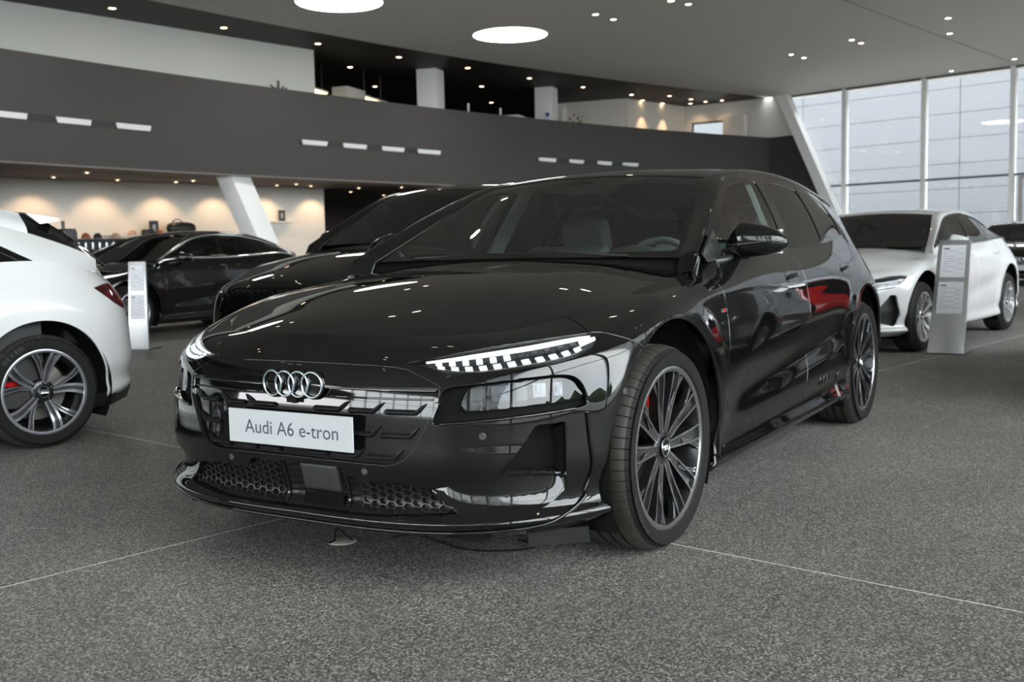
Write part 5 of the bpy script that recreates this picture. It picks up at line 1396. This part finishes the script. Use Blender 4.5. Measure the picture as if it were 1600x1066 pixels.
    if intake is not None: paint_pocket(B, full, intake, .07, 'plastic_grey', root, 'side_intake')
    if grille is not None:
        pc = full.clip(np.where(full.P[:, 0] > 0, poly_sd(full.P[:, AX_YZ], grille), -1)); gp = pobj('grille_panel', both(pocket(pc, .02, vec=(-1, 0, 0))), gmat, root)
        gpol = np.array(grille); z0, z1 = gpol[:, 1].min(), gpol[:, 1].max(); ym = gpol[:, 0].max()
        if detail:
            r = .020; mb = MB(); iy = 0
            for i in range(40):
                for j in range(30):
                    y = i*r*1.75; z = z0+j*r*1.9+(r*.95 if i % 2 else 0)
                    if poly_sd(np.array([[y, z]]), gpol)[0] < r*.9: continue
                    for s in ((1, -1) if y > 0 else (1,)):
                        p, n = B.on_front(s*y, z); p = p-np.array([.010, 0, 0]); V = []
                        for rad, dx in ((1.02, -.006), (.78, .004), (.62, -.008)):
                            for q in range(6): a = q*math.pi/3; V.append(p+np.array([dx, r*rad*math.cos(a), r*rad*math.sin(a)]))
                        mb.add(V, [(q, (q+1) % 6, 6+(q+1) % 6, 6+q) for q in range(6)]+[(6+q, 6+(q+1) % 6, 12+(q+1) % 6, 12+q) for q in range(6)])
            if mb.F: mb.build('honeycomb_mesh', ['gloss_black'], gp, kind='stuff', fix=False)
            p0, n0 = B.on_front(0, z1-ring_dz)
            for i in range(4):
                pts = [(p0[0]+.012, (i-1.5)*.062+.044*math.cos(t), p0[2]+.044*math.sin(t)) for t in np.linspace(0, 2*math.pi, 28, endpoint=False)]
                MB().tube(pts, .0055, 6, closed=True).build('emblem_ring', ['chrome'], gp, angle=60)
    if plate: mb = MB(); p, n = B.on_front(0, .42); mb.box((p[0]+.02, 0, .42), (.008, .52, .11)); mb.build('show_plate', ['plate_grey'], root)
    if tail is not None:
        paint_pocket(B, full, tail, .02, 'tail_red_dark', root, 'tail_light', None, rear=True)
        pc = full.clip(feat_sd(full, tail, True)-.004)
        for q in (pc, pc.mirrored()): pobj('tail_light_lens', q.offset(.001), 'tail_lens', root)
    if trim:
        up = curve3(np.array(gh['A'], float)); s = np.linspace(trim[0], trim[1], 60); a = up(s)
        for sg in (1, -1):
            MB().tube([(p[0], sg*(p[1]+.010), p[2]-.004) for p in a], trim[2], 6).build('window_trim', [trim[3]], root, angle=60)
            u = np.linspace(trim[4], trim[5], 40); low = B.sh.rowxyz(B.sh.nr-1, u)
            MB().tube([(p[0], sg*(p[1]+.006), p[2]+.010) for p in low], trim[2], 6).build('window_trim', [trim[3]], root, angle=60)
    if mirror:
        for l in (True, False): add_mirror(root, *mirror, mirrorpaint or paint, l, foot=(mirror[2]+.20, mirror[0]+.0, mirror[3]-.015))
    for x in (0, xr):
        for l in (True, False): add_wheel(root, wheel, x, yface, wheel['R'], l, 0, caliper=caliper if x < 0 else None)
        arch_liner(root, x, Rw+.005, arch+.004, .58, .90*yface/.93)
    z1 = gh['zbelt']
    underbody(root, S['rows'][3]['af']-.15, S['xr']-S['rows'][3]['ar']+.25, .62, .17, .34, AR)
    mb = MB(); mb.box((-1.47*k, 0, .25), (1.95*k, 1.66, .12)); mb.build('floor_pan', ['matte_black'], root)
    mb = MB(); mb.box((.08, 0, .5), (.9, 1.05, .40)); mb.build('engine_bay', ['matte_black'], root)
    interior(root, -.56*k, z1, gh.get('xint', -3.0*k), z1+.35, seat_mat=seatmat, trim='int_dark')
    return root, B
pm('tail_lens_core', (.35, .004, .012), .10, 0, 1.0)
glassm('tail_lens', (.62, .02, .05), 1.5, .8)
glassm('cabin_glass', (.16, .18, .17), 1.5, .9)
glassm('cabin_glass_green', (.30, .36, .34), 1.5, .9)
W18 = dict(name='eighteen_hatch', R=.318, rr=.236, w=.225, style='B', mats=['rim_dark', 'rim_face_light'])
W18S = dict(name='eighteen_sedan', R=.335, rr=.236, w=.235, style='C', mats=['silver_wheel', 'silver_wheel'])
W20 = dict(name='twenty_sedan', R=.345, rr=.262, w=.245, style='B', mats=['rim_dark', 'rim_face_light'])
def gh_sedan(k, sy, zs, tail_z=1.06):
    g = lambda L: [(x*k, y*sy, zs(z)) for x, y, z in L]
    return dict(A=g([(-.485,.845,1.010),(-.75,.792,1.125),(-1.0,.742,1.228),(-1.25,.692,1.308),(-1.53,.668,1.354),(-1.84,.657,1.366),(-2.2,.650,1.350),(-2.65,.643,1.285),(-3.0,.640,1.20),(-3.3,.645,1.10),(-3.48,.650,1.03)]),
        B=g([(-.535,.755,1.005),(-.78,.70,1.118),(-1.05,.632,1.248),(-1.30,.568,1.352),(-1.6,.548,1.394),(-2.0,.540,1.410),(-2.4,.535,1.390),(-2.8,.525,1.320),(-3.2,.52,1.21),(-3.55,.52,1.09)]),
        u0=1.168, u1=2.42, sh=.272, bow=(.085, .015), zb=(.010, .030), crown=.03, tailbow=-.06, hatch_bulge=-.02,
        dlo=[(x*k, zs(z)) for x, z in ((-.46,.99),(-.75,1.15),(-1.0,1.255),(-1.25,1.345),(-1.8,1.40),(-2.3,1.365),(-2.7,1.285),(-2.95,1.20),(-3.12,1.09),(-2.93,1.035),(-2.4,1.02),(-1.6,.985))],
        panes=[('front_door_glass', [(x*k, zs(z)) for x, z in ((-.66,1.035),(-.95,1.180),(-1.15,1.268),(-1.31,1.315),(-1.52,1.338),(-1.70,1.345),(-1.63,1.042))], 'cabin_glass_green'),
               ('rear_door_glass', [(x*k, zs(z)) for x, z in ((-1.78,1.347),(-2.1,1.340),(-2.42,1.305),(-2.50,1.07),(-1.70,1.044))], 'cabin_glass'),
               ('quarter_glass', [(x*k, zs(z)) for x, z in ((-2.48,1.295),(-2.70,1.245),(-2.88,1.165),(-2.93,1.09),(-2.56,1.075))], 'cabin_glass')],
        zbelt=zs(1.0), ws_mat='cabin_glass')
HEADL = [(.50,.60),(.58,.655),(.70,.688),(.80,.702),(.868,.705),(.885,.685),(.872,.655),(.82,.612),(.72,.578),(.60,.560)]
INTK = [(.775,.492),(.815,.500),(.850,.40),(.852,.315),(.835,.268),(.78,.272),(.72,.305),(.69,.325)]
GRIL = [(-.02,.62),(.35,.62),(.47,.60),(.50,.54),(.46,.40),(.40,.30),(.30,.27),(-.02,.27)]
# white saloon on the right
zs = lambda z: z if z < .3 else .3+(z-.3)*.985
S = shape_var(wb=2.90, sy=.965, zf=zs, af=.985, ar=1.0)
build_car('saloon_car', 'white saloon car parked behind a grey price stand beside the tall glazing', (-7.42, -.36), math.radians(-8.7), 'white_paint', S, gh_sedan(2.9/2.946, .965, zs), W18S, 2.90,
    head=dict(xz=[(.385,.735),(.43,.752),(.52,.748),(.66,.722),(.80,.68),(.84,.64),(.80,.60),(.72,.588),(.60,.612),(.50,.655),(.42,.705)]), intake=dict(xz=[(.60,.57),(.545,.565),(.50,.38),(.515,.30),(.56,.275),(.66,.305),(.76,.36)]), grille=[(y*.965, z) for y, z in GRIL], trim=(.02, .93, .006, 'dark_chrome', 1.18, 2.3), mirror=(.83, 1.05, -.86, .975, 1.115), yface=.905, res=(100, 120, 50, 80), seatmat='int_grey')
# black saloon by the shop wall
zs2 = lambda z: z if z < .3 else .3+(z-.3)*1.0
S = shape_var(wb=2.92, sy=.97, zf=zs2)
build_car('saloon_car', 'black saloon car with a bright chrome line around its side windows', (-5.85, -9.80), math.radians(1), 'black_paint', S, gh_sedan(2.92/2.946, .97, zs2), W20, 2.92,
    head=[(y*.97, z) for y, z in HEADL], intake=[(y*.97, z) for y, z in INTK], grille=GRIL, tail=None, trim=(.02, .95, .015, 'chrome', 1.18, 2.35), mirror=(.83, 1.05, -.86, .985, 1.125), yface=.905, res=(60, 90, 40, 60))
# dark crossover behind the estate car
zs3 = lambda z: z if z < .25 else .25+(z-.25)*1.155
S = shape_var(wb=2.88, sy=.985, zf=zs3, af=.99)
gh3 = gh_sedan(2.88/2.946, .985, lambda z: zs3(z)+.03*max(0, (z-1.0))/.4)
build_car('crossover_car', 'black crossover car with a honeycomb grille parked behind the black estate car', (-2.86, -2.83), math.radians(-1), 'black_paint', S, gh3, dict(W20, name='twenty_cross', R=.372, rr=.28), 2.88,
    head=[(.53,.78),(.70,.83),(.87,.84),(.86,.80),(.70,.775),(.56,.755)], intake=[(.70,.55),(.84,.56),(.85,.40),(.70,.38)], grille=[(-.02,.835),(.42,.825),(.55,.775),(.58,.66),(.54,.45),(.46,.36),(-.02,.36)], mirror=(.86, 1.08, -.86, 1.10, 1.26), yface=.925, Rw=.372, arch=.455, res=(110, 80, 40, 80), ring_dz=.17)
# white hatchback on the left, seen from behind its rear wheel
zh = lambda z: z if z < .3 else .3+(z-.3)*.96
S = shape_var(wb=2.64, sy=.945, zf=zh, af=.93, ar=.72)
kh = 2.64/2.946
gq = lambda L: [(x*kh, y*.945, zh(z)) for x, y, z in L]
ghh = dict(A=gq([(-.485,.845,1.010),(-.75,.792,1.13),(-1.0,.742,1.235),(-1.25,.692,1.318),(-1.53,.668,1.37),(-1.84,.660,1.392),(-2.3,.655,1.375),(-2.7,.655,1.32),(-3.0,.66,1.245),(-3.3,.668,1.15),(-3.5,.60,1.07),(-3.60,.52,1.03)]),
    B=gq([(-.535,.755,1.005),(-.78,.70,1.122),(-1.05,.632,1.255),(-1.30,.568,1.365),(-1.6,.548,1.412),(-2.0,.545,1.438),(-2.4,.545,1.435),(-2.75,.545,1.405),(-2.97,.545,1.375),(-3.13,.545,1.345)]),
    u0=1.168, u1=2.46, sh=.27, bow=(.085, .015), zb=(.010, .030), crown=.03, tailbow=-.05, hatch_bulge=.06,
    dlo=[(x*kh, zh(z)) for x, z in ((-.46,.99),(-.75,1.15),(-1.25,1.355),(-1.8,1.42),(-2.2,1.37),(-2.52,1.29),(-2.80,1.165),(-3.0,1.06),(-2.99,1.03),(-2.9,1.015),(-2.4,1.0),(-1.6,.985))],
    panes=[('front_door_glass', [(x*kh, zh(z)) for x, z in ((-.66,1.035),(-.95,1.185),(-1.31,1.325),(-1.70,1.37),(-1.63,1.042))], 'cabin_glass'),
           ('rear_door_glass', [(x*kh, zh(z)) for x, z in ((-1.78,1.37),(-2.1,1.345),(-2.42,1.28),(-2.44,1.045),(-1.70,1.04))], 'cabin_glass'),
           ('quarter_glass', [(x*kh, zh(z)) for x, z in ((-2.50,1.265),(-2.75,1.15),(-2.94,1.05),(-2.90,1.04),(-2.50,1.045))], 'cabin_glass')],
    zbelt=zh(1.0), ws_mat='cabin_glass', rail_black=-2.70, backlight=[(-.1, 1.0), (.66, 1.02), (.52, 1.30), (-.1, 1.32)])
HL = math.radians(-12); la = np.array([-math.sin(HL), math.cos(HL)]); hd = np.array([math.cos(HL), math.sin(HL)])
rax = np.array([-.310, -2.935])-la*.86; fax = rax+hd*2.64
hb, hB = build_car('hatchback_car', 'white hatchback car showing its rear wheel and a red tail light', tuple(fax), HL, 'white_paint', S, ghh, W18, 2.64, tail=[(-3.00,.885),(-3.12,.905),(-3.6,.91),(-3.6,.74),(-3.24,.745),(-3.14,.79)], caliper=.15, yface=.885, Rw=.318, arch=.395, res=(50, 120, 110, 90), grille=None)

ht = [c for c in hb.children if c.name.startswith('tyre') and c.location.x < -1 and c.location.y > 0][0]; arc_text(ht, 'NEXEN', .276, math.radians(52), .034)
# roof spoiler of the hatchback
mb = MB(); V = []
for t in np.linspace(-1, 1, 11):
    z = zh(1.345)+.026*(1-t*t); x = -3.13*kh-.05*(1-t*t)
    V += [(x+.10, .60*t, z+.018), (x-.10, .58*t, z-.012), (x-.10, .58*t, z-.026), (x+.02, .60*t, z-.045)]
mb.add(V, [(4*i+q, 4*i+(q+1) % 4, 4*i+4+(q+1) % 4, 4*i+4+q) for i in range(10) for q in range(4)]+[(0, 1, 2, 3), (40, 41, 42, 43)]); mb.build('roof_spoiler', ['white_paint'], hb, angle=40)
mb = MB()
for s_ in (1,):
    V = []
    for u_, zz in ((2.18, .0), (2.35, 0), (2.6, 0), (3.0, 0)):
        p = hB.sh.rowxyz(2, np.array([u_]))[0]; V += [(p[0]+.02, p[1]-.01, .19), (p[0]-.004, p[1]+.003, .27)]
    mb.add(V, [(2*i, 2*i+1, 2*i+3, 2*i+2) for i in range(3)])
mb.build('rear_diffuser', ['satin_black'], hb)
# ------------------------------------------------------------------ price stands
pm('stand_alu', (.40, .405, .41), .36, .8)
pm('stand_base', (.05, .05, .052), .4, .5)
pm('paper', (.62, .63, .66), .7)
pm('ink_grey', (.33, .34, .37), .8)
pm('ink_dark', (.05, .05, .06), .8)
def price_stand(loc, face, h, w0, w1, lean, label):
    """leaning sheet-metal stand; face = heading of its front"""
    t = thing('price_stand', label, 'stand', (loc[0], loc[1], 0), face)
    def pt(s, k, d=0.0):        # s across, k up (0..1), d proud of the face
        w = (w0+(w1-w0)*k)/2; return (-lean*k+d, s*w, .012+h*k)
    mb = MB(); V = [pt(-1, 0), pt(1, 0), pt(1, 1), pt(-1, 1)]; V += [(x-.03, y, z) for x, y, z in V]
    mb.add(V, [(0, 1, 2, 3), (7, 6, 5, 4), (0, 4, 5, 1), (1, 5, 6, 2), (2, 6, 7, 3), (3, 7, 4, 0)]); bevel(mb.build('panel', ['stand_alu'], t), .004)
    mb = MB(); mb.box((-.14, 0, .006), (.32, w0+.02, .012)); mb.build('base_plate', ['stand_base'], t)
    for k0, k1, nl in ((.665, .955, 9), (.345, .625, 10)):
        def sh(s, k, d): x, y, z = pt(s, k0+(k1-k0)*k, d); return (x, y*.74, z)
        mb = MB(); V = [sh(-1, 0, .002), sh(1, 0, .002), sh(1, 1, .002), sh(-1, 1, .002)]; V += [(x+.0015, y, z) for x, y, z in V]
        p = mb.add(V, [(4, 5, 6, 7), (0, 1, 5, 4), (1, 2, 6, 5), (2, 3, 7, 6), (3, 0, 4, 7)]).build('paper_sheet', ['paper'], t)
        mb = MB(); rr = random.Random(int(k0*100))
        for q in range(nl):
            k = .80-.70*q/nl; e = -.85+1.2*rr.random()*(.5 if q % 3 else 1)
            for (a, b) in ((-.85, max(e, -.5)), (.3, .85)) if q % 2 else ((-.85, .75*rr.random()),):
                mb.add([sh(a, k, .0042), sh(b, k, .0042), sh(b, k+.018, .0042), sh(a, k+.018, .0042)], [(0, 1, 2, 3)])
        mb.add([sh(-.85, .87, .0042), sh(-.35, .87, .0042), sh(-.35, .91, .0042), sh(-.85, .91, .0042)], [(0, 1, 2, 3)], 1)
        mb.build('printed_lines', ['ink_grey', 'ink_dark'], p, fix=False, kind='stuff')
    return t
price_stand((-7.08, .745), math.radians(-3), 1.045, .325, .285, .36, 'brushed grey price stand with two paper sheets in front of the white saloon')
price_stand((-4.785, -7.55), math.radians(24), 1.00, .245, .205, .06, 'brushed grey price stand with two paper sheets in front of the black saloon')
# ------------------------------------------------------------------ floor socket and cable under the nose
pm('socket_lid', (.46, .45, .40), .5, .3)
t = thing('floor_socket', 'round pale floor socket lid under the nose of the black estate car', 'floor socket', (.445, -.175, 0))
MB().lathe([(0, .004), (.045, .005), (.052, .002), (.054, 0)], 32, axis='z').build('lid', ['socket_lid'], t, angle=40)
mb = MB(); mb.box((.035, -.02, .006), (.035, .012, .006)); mb.build('cable_slot', ['matte_black'], t)
c = curve3(np.array([(.47, -.19, .008), (.46, -.185, .05), (.43, -.15, .012), (.30, -.02, .005), (.30, .15, .005), (.34, .30, .005), (.30, .42, .005), (.20, .50, .005), (.15, .40, .005)]))
setp(MB().tube(c(np.linspace(0, 1, 90)), .0035, 6).build('power_cable', ['matte_black'], angle=60), 'black cable looping on the floor from the round socket', 'cable')
# ------------------------------------------------------------------ gallery furniture
def boxthing(name, label, cat, c, d, rz, mat, part=None, **kw):
    mb = MB(); mb.box((0, 0, d[2]/2), d); o = mb.build(name, [mat]); o.location = c; o.rotation_euler = (0, 0, rz); bevel(o, .012, 2); return setp(o, label, cat, **kw)
pm('coat_metal', (.06, .06, .06), .4, .6)
pm('furn_cream', (.60, .56, .50), .7)
pm('furn_white', (.70, .70, .69), .6)
pm('plant_leaf', (.035, .06, .03), .6)
def coat_stand(loc, h, label, hooks):
    t = thing('coat_stand', label, 'coat stand', loc)
    MB().tube([(0, 0, 0), (0, 0, h)], .035, 8).build('pole', ['coat_metal'], t, angle=60)
    MB().lathe([(0, .02), (.2, .015), (.2, 0)], 24, axis='z').build('foot', ['coat_metal'], t)
    for a, z in hooks:
        MB().tube([(0, 0, z), (.14*math.cos(a), .14*math.sin(a), z+.0), (.24*math.cos(a), .24*math.sin(a), z+.07)], .024, 6).build('hook', ['coat_metal'], t, angle=60)
coat_stand((-16.62, -16.25, 3.2), 2.16, 'dark coat stand on the gallery in front of its white wall', ((2.9, 1.93), (-.2, 1.97), (1.3, 1.92), (4.2, 1.92)))
coat_stand((-10.95, -17.15, 0), 1.86, 'dark coat stand on the shop floor before the cream wall', ((2.6, 1.62), (-.6, 1.66), (1.1, 1.60)))
boxthing('partition_panel', 'low cream partition on the gallery beside its white wall', 'partition', (-20.75, -17.4, 3.2), (1.1, .5, 2.55), math.radians(12), 'furn_cream')
boxthing('partition_panel', 'low cream partition on the gallery left of the first square column', 'partition', (-24.1, -16.9, 3.2), (1.6, .12, 2.30), math.radians(12), 'furn_cream')
boxthing('cabinet', 'white cabinet on the gallery between the two square columns', 'cabinet', (-27.3, -15.75, 3.2), (.8, .5, 2.28), math.radians(12), 'furn_white')
boxthing('partition_panel', 'long cream partition on the gallery behind the second square column', 'partition', (-30.1, -15.1, 3.2), (3.2, .14, 2.60), math.radians(18), 'furn_cream')
boxthing('cabinet', 'tall cream cabinet on the gallery beside the end window', 'cabinet', (-35.0, -10.85, 3.2), (.5, .8, 2.62), math.radians(4), 'furn_cream')
for k, (x, y, h) in enumerate(((-24.0, -15.45, 2.32), (-25.3, -15.1, 2.28))):
    setp(MB().tube([(x, y, 3.2), (x, y, 3.2+h)], .035, 8).build('railing_post', ['column_white'], angle=60), 'slim pale post on the gallery between the square columns', 'post', 'slim posts on the gallery')
for (x, y, z, L, lab) in ((-19.75, -17.75, 5.60, .9, 'short warm strip light over the gallery partition'), (-22.1, -17.6, 5.58, 1.5, 'long warm strip light behind the gallery partition')):
    t = thing('strip_light', lab, 'strip light', (x, y, z), math.radians(14)); mb = MB(); mb.box((0, 0, 0), (L, .24, .03)); mb.build('diffuser', ['tube_glow'], t)
    mb = MB(); mb.box((0, 0, .04), (L+.04, .28, .05)); mb.build('housing', ['furn_cream'], t); 
    for sx in (-L*.4, L*.4): MB().tube([(sx, 0, .06), (sx, 0, CEIL-z)], .008, 5).build('hanger', ['coat_metal'], t)
# notice on the second column
pm('notice_blue', (.03, .05, .16), .6)
t = thing('notice', 'small white notice with a blue corner on the second square column', 'notice', (-27.66, -14.76, 5.36), math.radians(12))
mb = MB(); mb.box((0, .0, 0), (.012, .22, .40)); mb.build('sheet', ['paper'], t); mb = MB(); mb.box((.009, .03, .12), (.006, .12, .12)); mb.build('printed_block', ['notice_blue'], t)
def plant(loc, h, n, label, rad=.25, mat='plant_leaf', pot='coat_metal', leaf=.16):
    t = thing('potted_plant', label, 'plant', loc); rr = random.Random(int(abs(loc[0])*100))
    MB().lathe([(0, 0), (.10, 0), (.13, .24), (.11, .24), (.1, .2)], 20, axis='z').build('pot', [pot], t, angle=40)
    mb = MB()
    for i in range(n):
        a = rr.random()*6.28; r = rad*math.sqrt(rr.random()); z = .24+(h-.24)*(.25+.75*rr.random()); tip = np.array([r*math.cos(a), r*math.sin(a), z]); d = np.array([math.cos(a+.5), math.sin(a+.5), .8]); d /= np.linalg.norm(d); s = np.array([-math.sin(a), math.cos(a), 0])
        mb.add([tip, tip+d*leaf*.5+s*leaf*.2, tip+d*leaf, tip+d*leaf*.5-s*leaf*.2], [(0, 1, 2, 3)])
    mb.build('foliage', [mat], t, fix=False, kind='stuff')
    mb = MB()
    for i in range(6): a = i*1.05; mb.tube([(0, 0, .2), (.4*rad*math.cos(a), .4*rad*math.sin(a), h*.55), (.7*rad*math.cos(a), .7*rad*math.sin(a), h*.85)], .008, 5)
    mb.build('stems', [mat], t, kind='stuff'); return t
plant((-27.9, -13.75, 3.2), 2.15, 90, 'dark leafy plant on the gallery past the second square column', .3)
# ------------------------------------------------------------------ shop corner under the gallery
sr = math.atan2(1.95, -9.11); sd = np.array([math.cos(sr), math.sin(sr)]); sn = np.array([.21, .978])
pm('shop_black', (.012, .012, .012), .45)
pm('shop_lilac', (.42, .42, .56), .6)
pm('flower_white', (.75, .78, .72), .7)
pm('cap_tan', (.52, .34, .22), .8)
pm('cap_red', (.35, .10, .05), .8)
pm('tumbler', (.30, .31, .32), .25, .9)
t = thing('display_rack', 'black display rack holding rows of steel tumblers before the cream wall', 'shelf', (-12.75, -18.35, 0), sr)
mb = MB(); mb.box((0, .18, .75), (1.25, .03, 1.50)); mb.build('back_panel', ['shop_black'], t)
for z in (.45, .86, 1.16, 1.50): mb = MB(); mb.box((0, 0, z), (1.25, .36, .03)); mb.build('shelf_board', ['shop_black'], t)
for x in (-.62, .62): mb = MB(); mb.box((x, 0, .75), (.03, .38, 1.50)); mb.build('side_panel', ['shop_black'], t)
for i in range(7):
    x = -.50+.165*i; q = np.array([-12.75, -18.35])+sd*x+sn*.04
    tt = thing('tumbler', 'steel tumbler with a black foot on the middle board of the display rack', 'tumbler', (q[0], q[1], 1.176), group='tumblers on the display rack')
    MB().lathe([(0, .10), (.036, .10), (.042, .25), (.038, .27), (0, .27)], 16, axis='z').build('cup', ['tumbler'], tt, angle=40); MB().lathe([(0, 0), (.034, 0), (.036, .10), (0, .10)], 16, axis='z').build('foot', ['shop_black'], tt, angle=40)
def cap(loc, rz, mat, label):
    t = thing('baseball_cap', label, 'cap', loc, rz); V = []; F = []; n, m = 16, 6
    for j in range(m+1):
        ph = math.pi/2*j/m
        for i in range(n): a = 2*math.pi*i/n; V.append((.115*math.cos(a)*math.cos(ph), .10*math.sin(a)*math.cos(ph), .012+.125*math.sin(ph)))
    for j in range(m):
        for i in range(n): F.append((j*n+i, j*n+(i+1) % n, (j+1)*n+(i+1) % n, (j+1)*n+i))
    MB().add(V, F).build('crown', [mat], t, smooth=True)
    mb = MB(); pts = [(.09+.12*math.sin(a)*.9, .10*math.cos(a)) for a in np.linspace(0, math.pi, 12)]; mb.prism(pts, 0, .012, ((0, 0, .004), (1, 0, 0), (0, 1, 0), (0, 0, 1))); mb.build('peak', [mat], t)
q = np.array([-12.75, -18.35])
cap((*(q+sd*.42), 1.516), 2.0, 'cap_tan', 'tan baseball cap on top of the black display rack')
cap((*(q-sd*.02), 1.516), 1.0, 'shop_black', 'black baseball cap on top of the black display rack')
cap((*(q-sd*.30), 1.516), 1.4, 'cap_red', 'rust-coloured baseball cap on top of the black display rack')
t = thing('glass_shelf', 'pale wall shelf carrying caps and a black bag', 'shelf', (-14.5, -18.45, 1.585), sr); mb = MB(); mb.box((0, 0, 0), (2.5, .42, .03)); mb.build('board', ['furn_white'], t)
for x in (-1.0, 1.0): mb = MB(); mb.box((x, .20, -.04), (.03, .55, .05)); mb.build('bracket', ['furn_white'], t)
q = np.array([-14.5, -18.45])
cap((*(q-sd*.62), 1.60), .6, 'cap_tan', 'tan baseball cap alone on the pale wall shelf')
cap((*(q+sd*.08+sn*.06), 1.60), 1.2, 'cap_red', 'rust-coloured baseball cap beside the black bag on the pale wall shelf')
boxthing('gift_box', 'small black box with a white label on the pale wall shelf', 'box', (*(q-sd*.22), 1.60), (.24, .2, .14), sr, 'shop_black')
def picture(loc, rz, w, h, label):
    t = thing('framed_sign', label, 'sign', loc, rz); mb = MB(); mb.box((0, 0, h/2), (w, .02, h)); mb.build('frame', ['shop_black'], t); mb = MB(); mb.box((0, -.0115, h*.5), (w*.35, .003, h*.5)); mb.build('printed_mark', ['ink_grey'], t)
picture((*(q+sd*.04-sn*.17), 1.60), sr, .24, .36, 'small black framed sign standing behind the rust-coloured cap')
picture((-18.58, -18.13, 1.985), sr, .20, .30, 'small black framed sign on the short wall shelf')
t = thing('wall_ledge', 'short pale wall shelf under a small framed sign', 'shelf', (-18.58, -18.12, 1.965), sr); mb = MB(); mb.box((0, 0, 0), (.62, .22, .035)); mb.build('board', ['furn_white'], t)
# duffel bag
t = thing('duffel_bag', 'rounded black duffel bag on the pale wall shelf', 'bag', (*(q+sd*.68), 1.60), sr)
V = []; F = []; n, m = 20, 14
for i in range(m+1):
    x = -.40+.80*i/m; k = (1-abs(2*i/m-1)**3.2)**.45 if 0 < i < m else .05
    for j in range(n): a = 2*math.pi*j/n; V.append((x, .17*k*math.cos(a), .165+.165*k*np.sign(math.sin(a))*abs(math.sin(a))**.8))
for i in range(m):
    for j in range(n): F.append((i*n+j, i*n+(j+1) % n, (i+1)*n+(j+1) % n, (i+1)*n+j))
MB().add(V, F+[tuple(range(n)), tuple(m*n+j for j in range(n))]).build('bag_body', ['shop_black'], t, angle=60)
MB().tube([(-.18+.16*math.cos(a), -.15, .22+.17*math.sin(a)) for a in np.linspace(-.2, math.pi+.2, 16)], .014, 6).build('handle', ['shop_black'], t, angle=60)
# flowers
t = thing('display_table', 'lilac-sided low counter beside the display rack', 'counter', (-11.75, -17.75, 0), sr); mb = MB(); mb.box((0, 0, .50), (1.0, .5, 1.0)); mb.build('body', ['shop_lilac'], t); mb = MB(); mb.box((0, 0, 1.02), (1.06, .56, .04)); mb.build('top', ['furn_white'], t)
vt = plant((-11.45, -17.78, 1.04), .60, 60, 'vase of white flowers on the lilac-sided counter', .24, leaf=.10, pot='furn_white')
mb = MB(); rr = random.Random(5)
for i in range(16):
    a = rr.random()*6.28; r = .22*math.sqrt(rr.random()); z = .42+.16*rr.random(); p = np.array([r*math.cos(a), r*math.sin(a), z])
    for k in range(6): b = k*1.05; mb.add([p, p+np.array([.05*math.cos(b), .05*math.sin(b), .02]), p+np.array([.06*math.cos(b+.5), .06*math.sin(b+.5), .035]), p+np.array([.05*math.cos(b+1), .05*math.sin(b+1), .02])], [(0, 1, 2, 3)])
mb.build('blossoms', ['flower_white'], vt, fix=False, kind='stuff')
# ------------------------------------------------------------------ cars farther off
S = shape_var(wb=2.90, sy=.97, zf=lambda z: z if z < .3 else .3+(z-.3)*1.06)
zf4 = lambda z: z if z < .3 else .3+(z-.3)*1.06
build_car('saloon_car', 'black car facing the hall, its ringed grille beside the rear of the white saloon', (-23.6, -.22), math.radians(4), 'black_paint', S, gh_sedan(2.9/2.946, .97, zf4), W18S, 2.90, head=[(y*.97, z) for y, z in HEADL], intake=[(y*.97, z) for y, z in INTK], grille=[(-.02,.70),(.40,.70),(.52,.66),(.50,.54),(.46,.40),(.40,.32),(.30,.29),(-.02,.29)], plate=True, yface=.905, res=(60, 50, 30, 50), mirror=(.83, 1.05, -.86, 1.03, 1.17))
S = shape_var(wb=2.80, sy=.96, zf=zf4)
build_car('saloon_car', 'white car parked behind the black car with the ringed grille', (-28.6, -2.6), math.radians(-2), 'white_paint', S, gh_sedan(2.8/2.946, .96, zf4), W18S, 2.80, head=[(y*.96, z) for y, z in HEADL], yface=.90, res=(40, 50, 30, 40), mirror=(.83, 1.05, -.86, 1.03, 1.17))
S = shape_var(wb=2.64, sy=.945, zf=zh, af=.93, ar=.72)
build_car('hatchback_car', 'red hatchback car parked along the street glazing', (-15.6, 3.9), math.radians(172), 'red_paint', S, ghh, W18, 2.64, head=[(y*.945, z) for y, z in HEADL], yface=.885, Rw=.318, arch=.395, res=(50, 60, 40, 50), mirror=(.81, 1.02, -.80, .98, 1.10))
S = shape_var(wb=2.64, sy=.945, zf=zh, af=.93, ar=.72)
build_car('hatchback_car', 'dark red hatchback car half hidden behind the white saloon', (-15.2, -2.0), math.radians(-8), 'wine_paint', S, ghh, W18, 2.64, head=[(y*.945, z) for y, z in HEADL], yface=.885, Rw=.318, arch=.395, res=(40, 50, 40, 40))

S = shape_var(wb=2.90, sy=.965, zf=zs, af=.985)
build_car('saloon_car', 'dark grey saloon car parked along the street glazing', (-7.6, 3.5), math.radians(172), 'grey_paint', S, gh_sedan(2.9/2.946, .965, zs), W18S, 2.90, head=[(y*.965, z) for y, z in HEADL], yface=.905, res=(50, 60, 40, 50), mirror=(.83, 1.05, -.86, .975, 1.115))
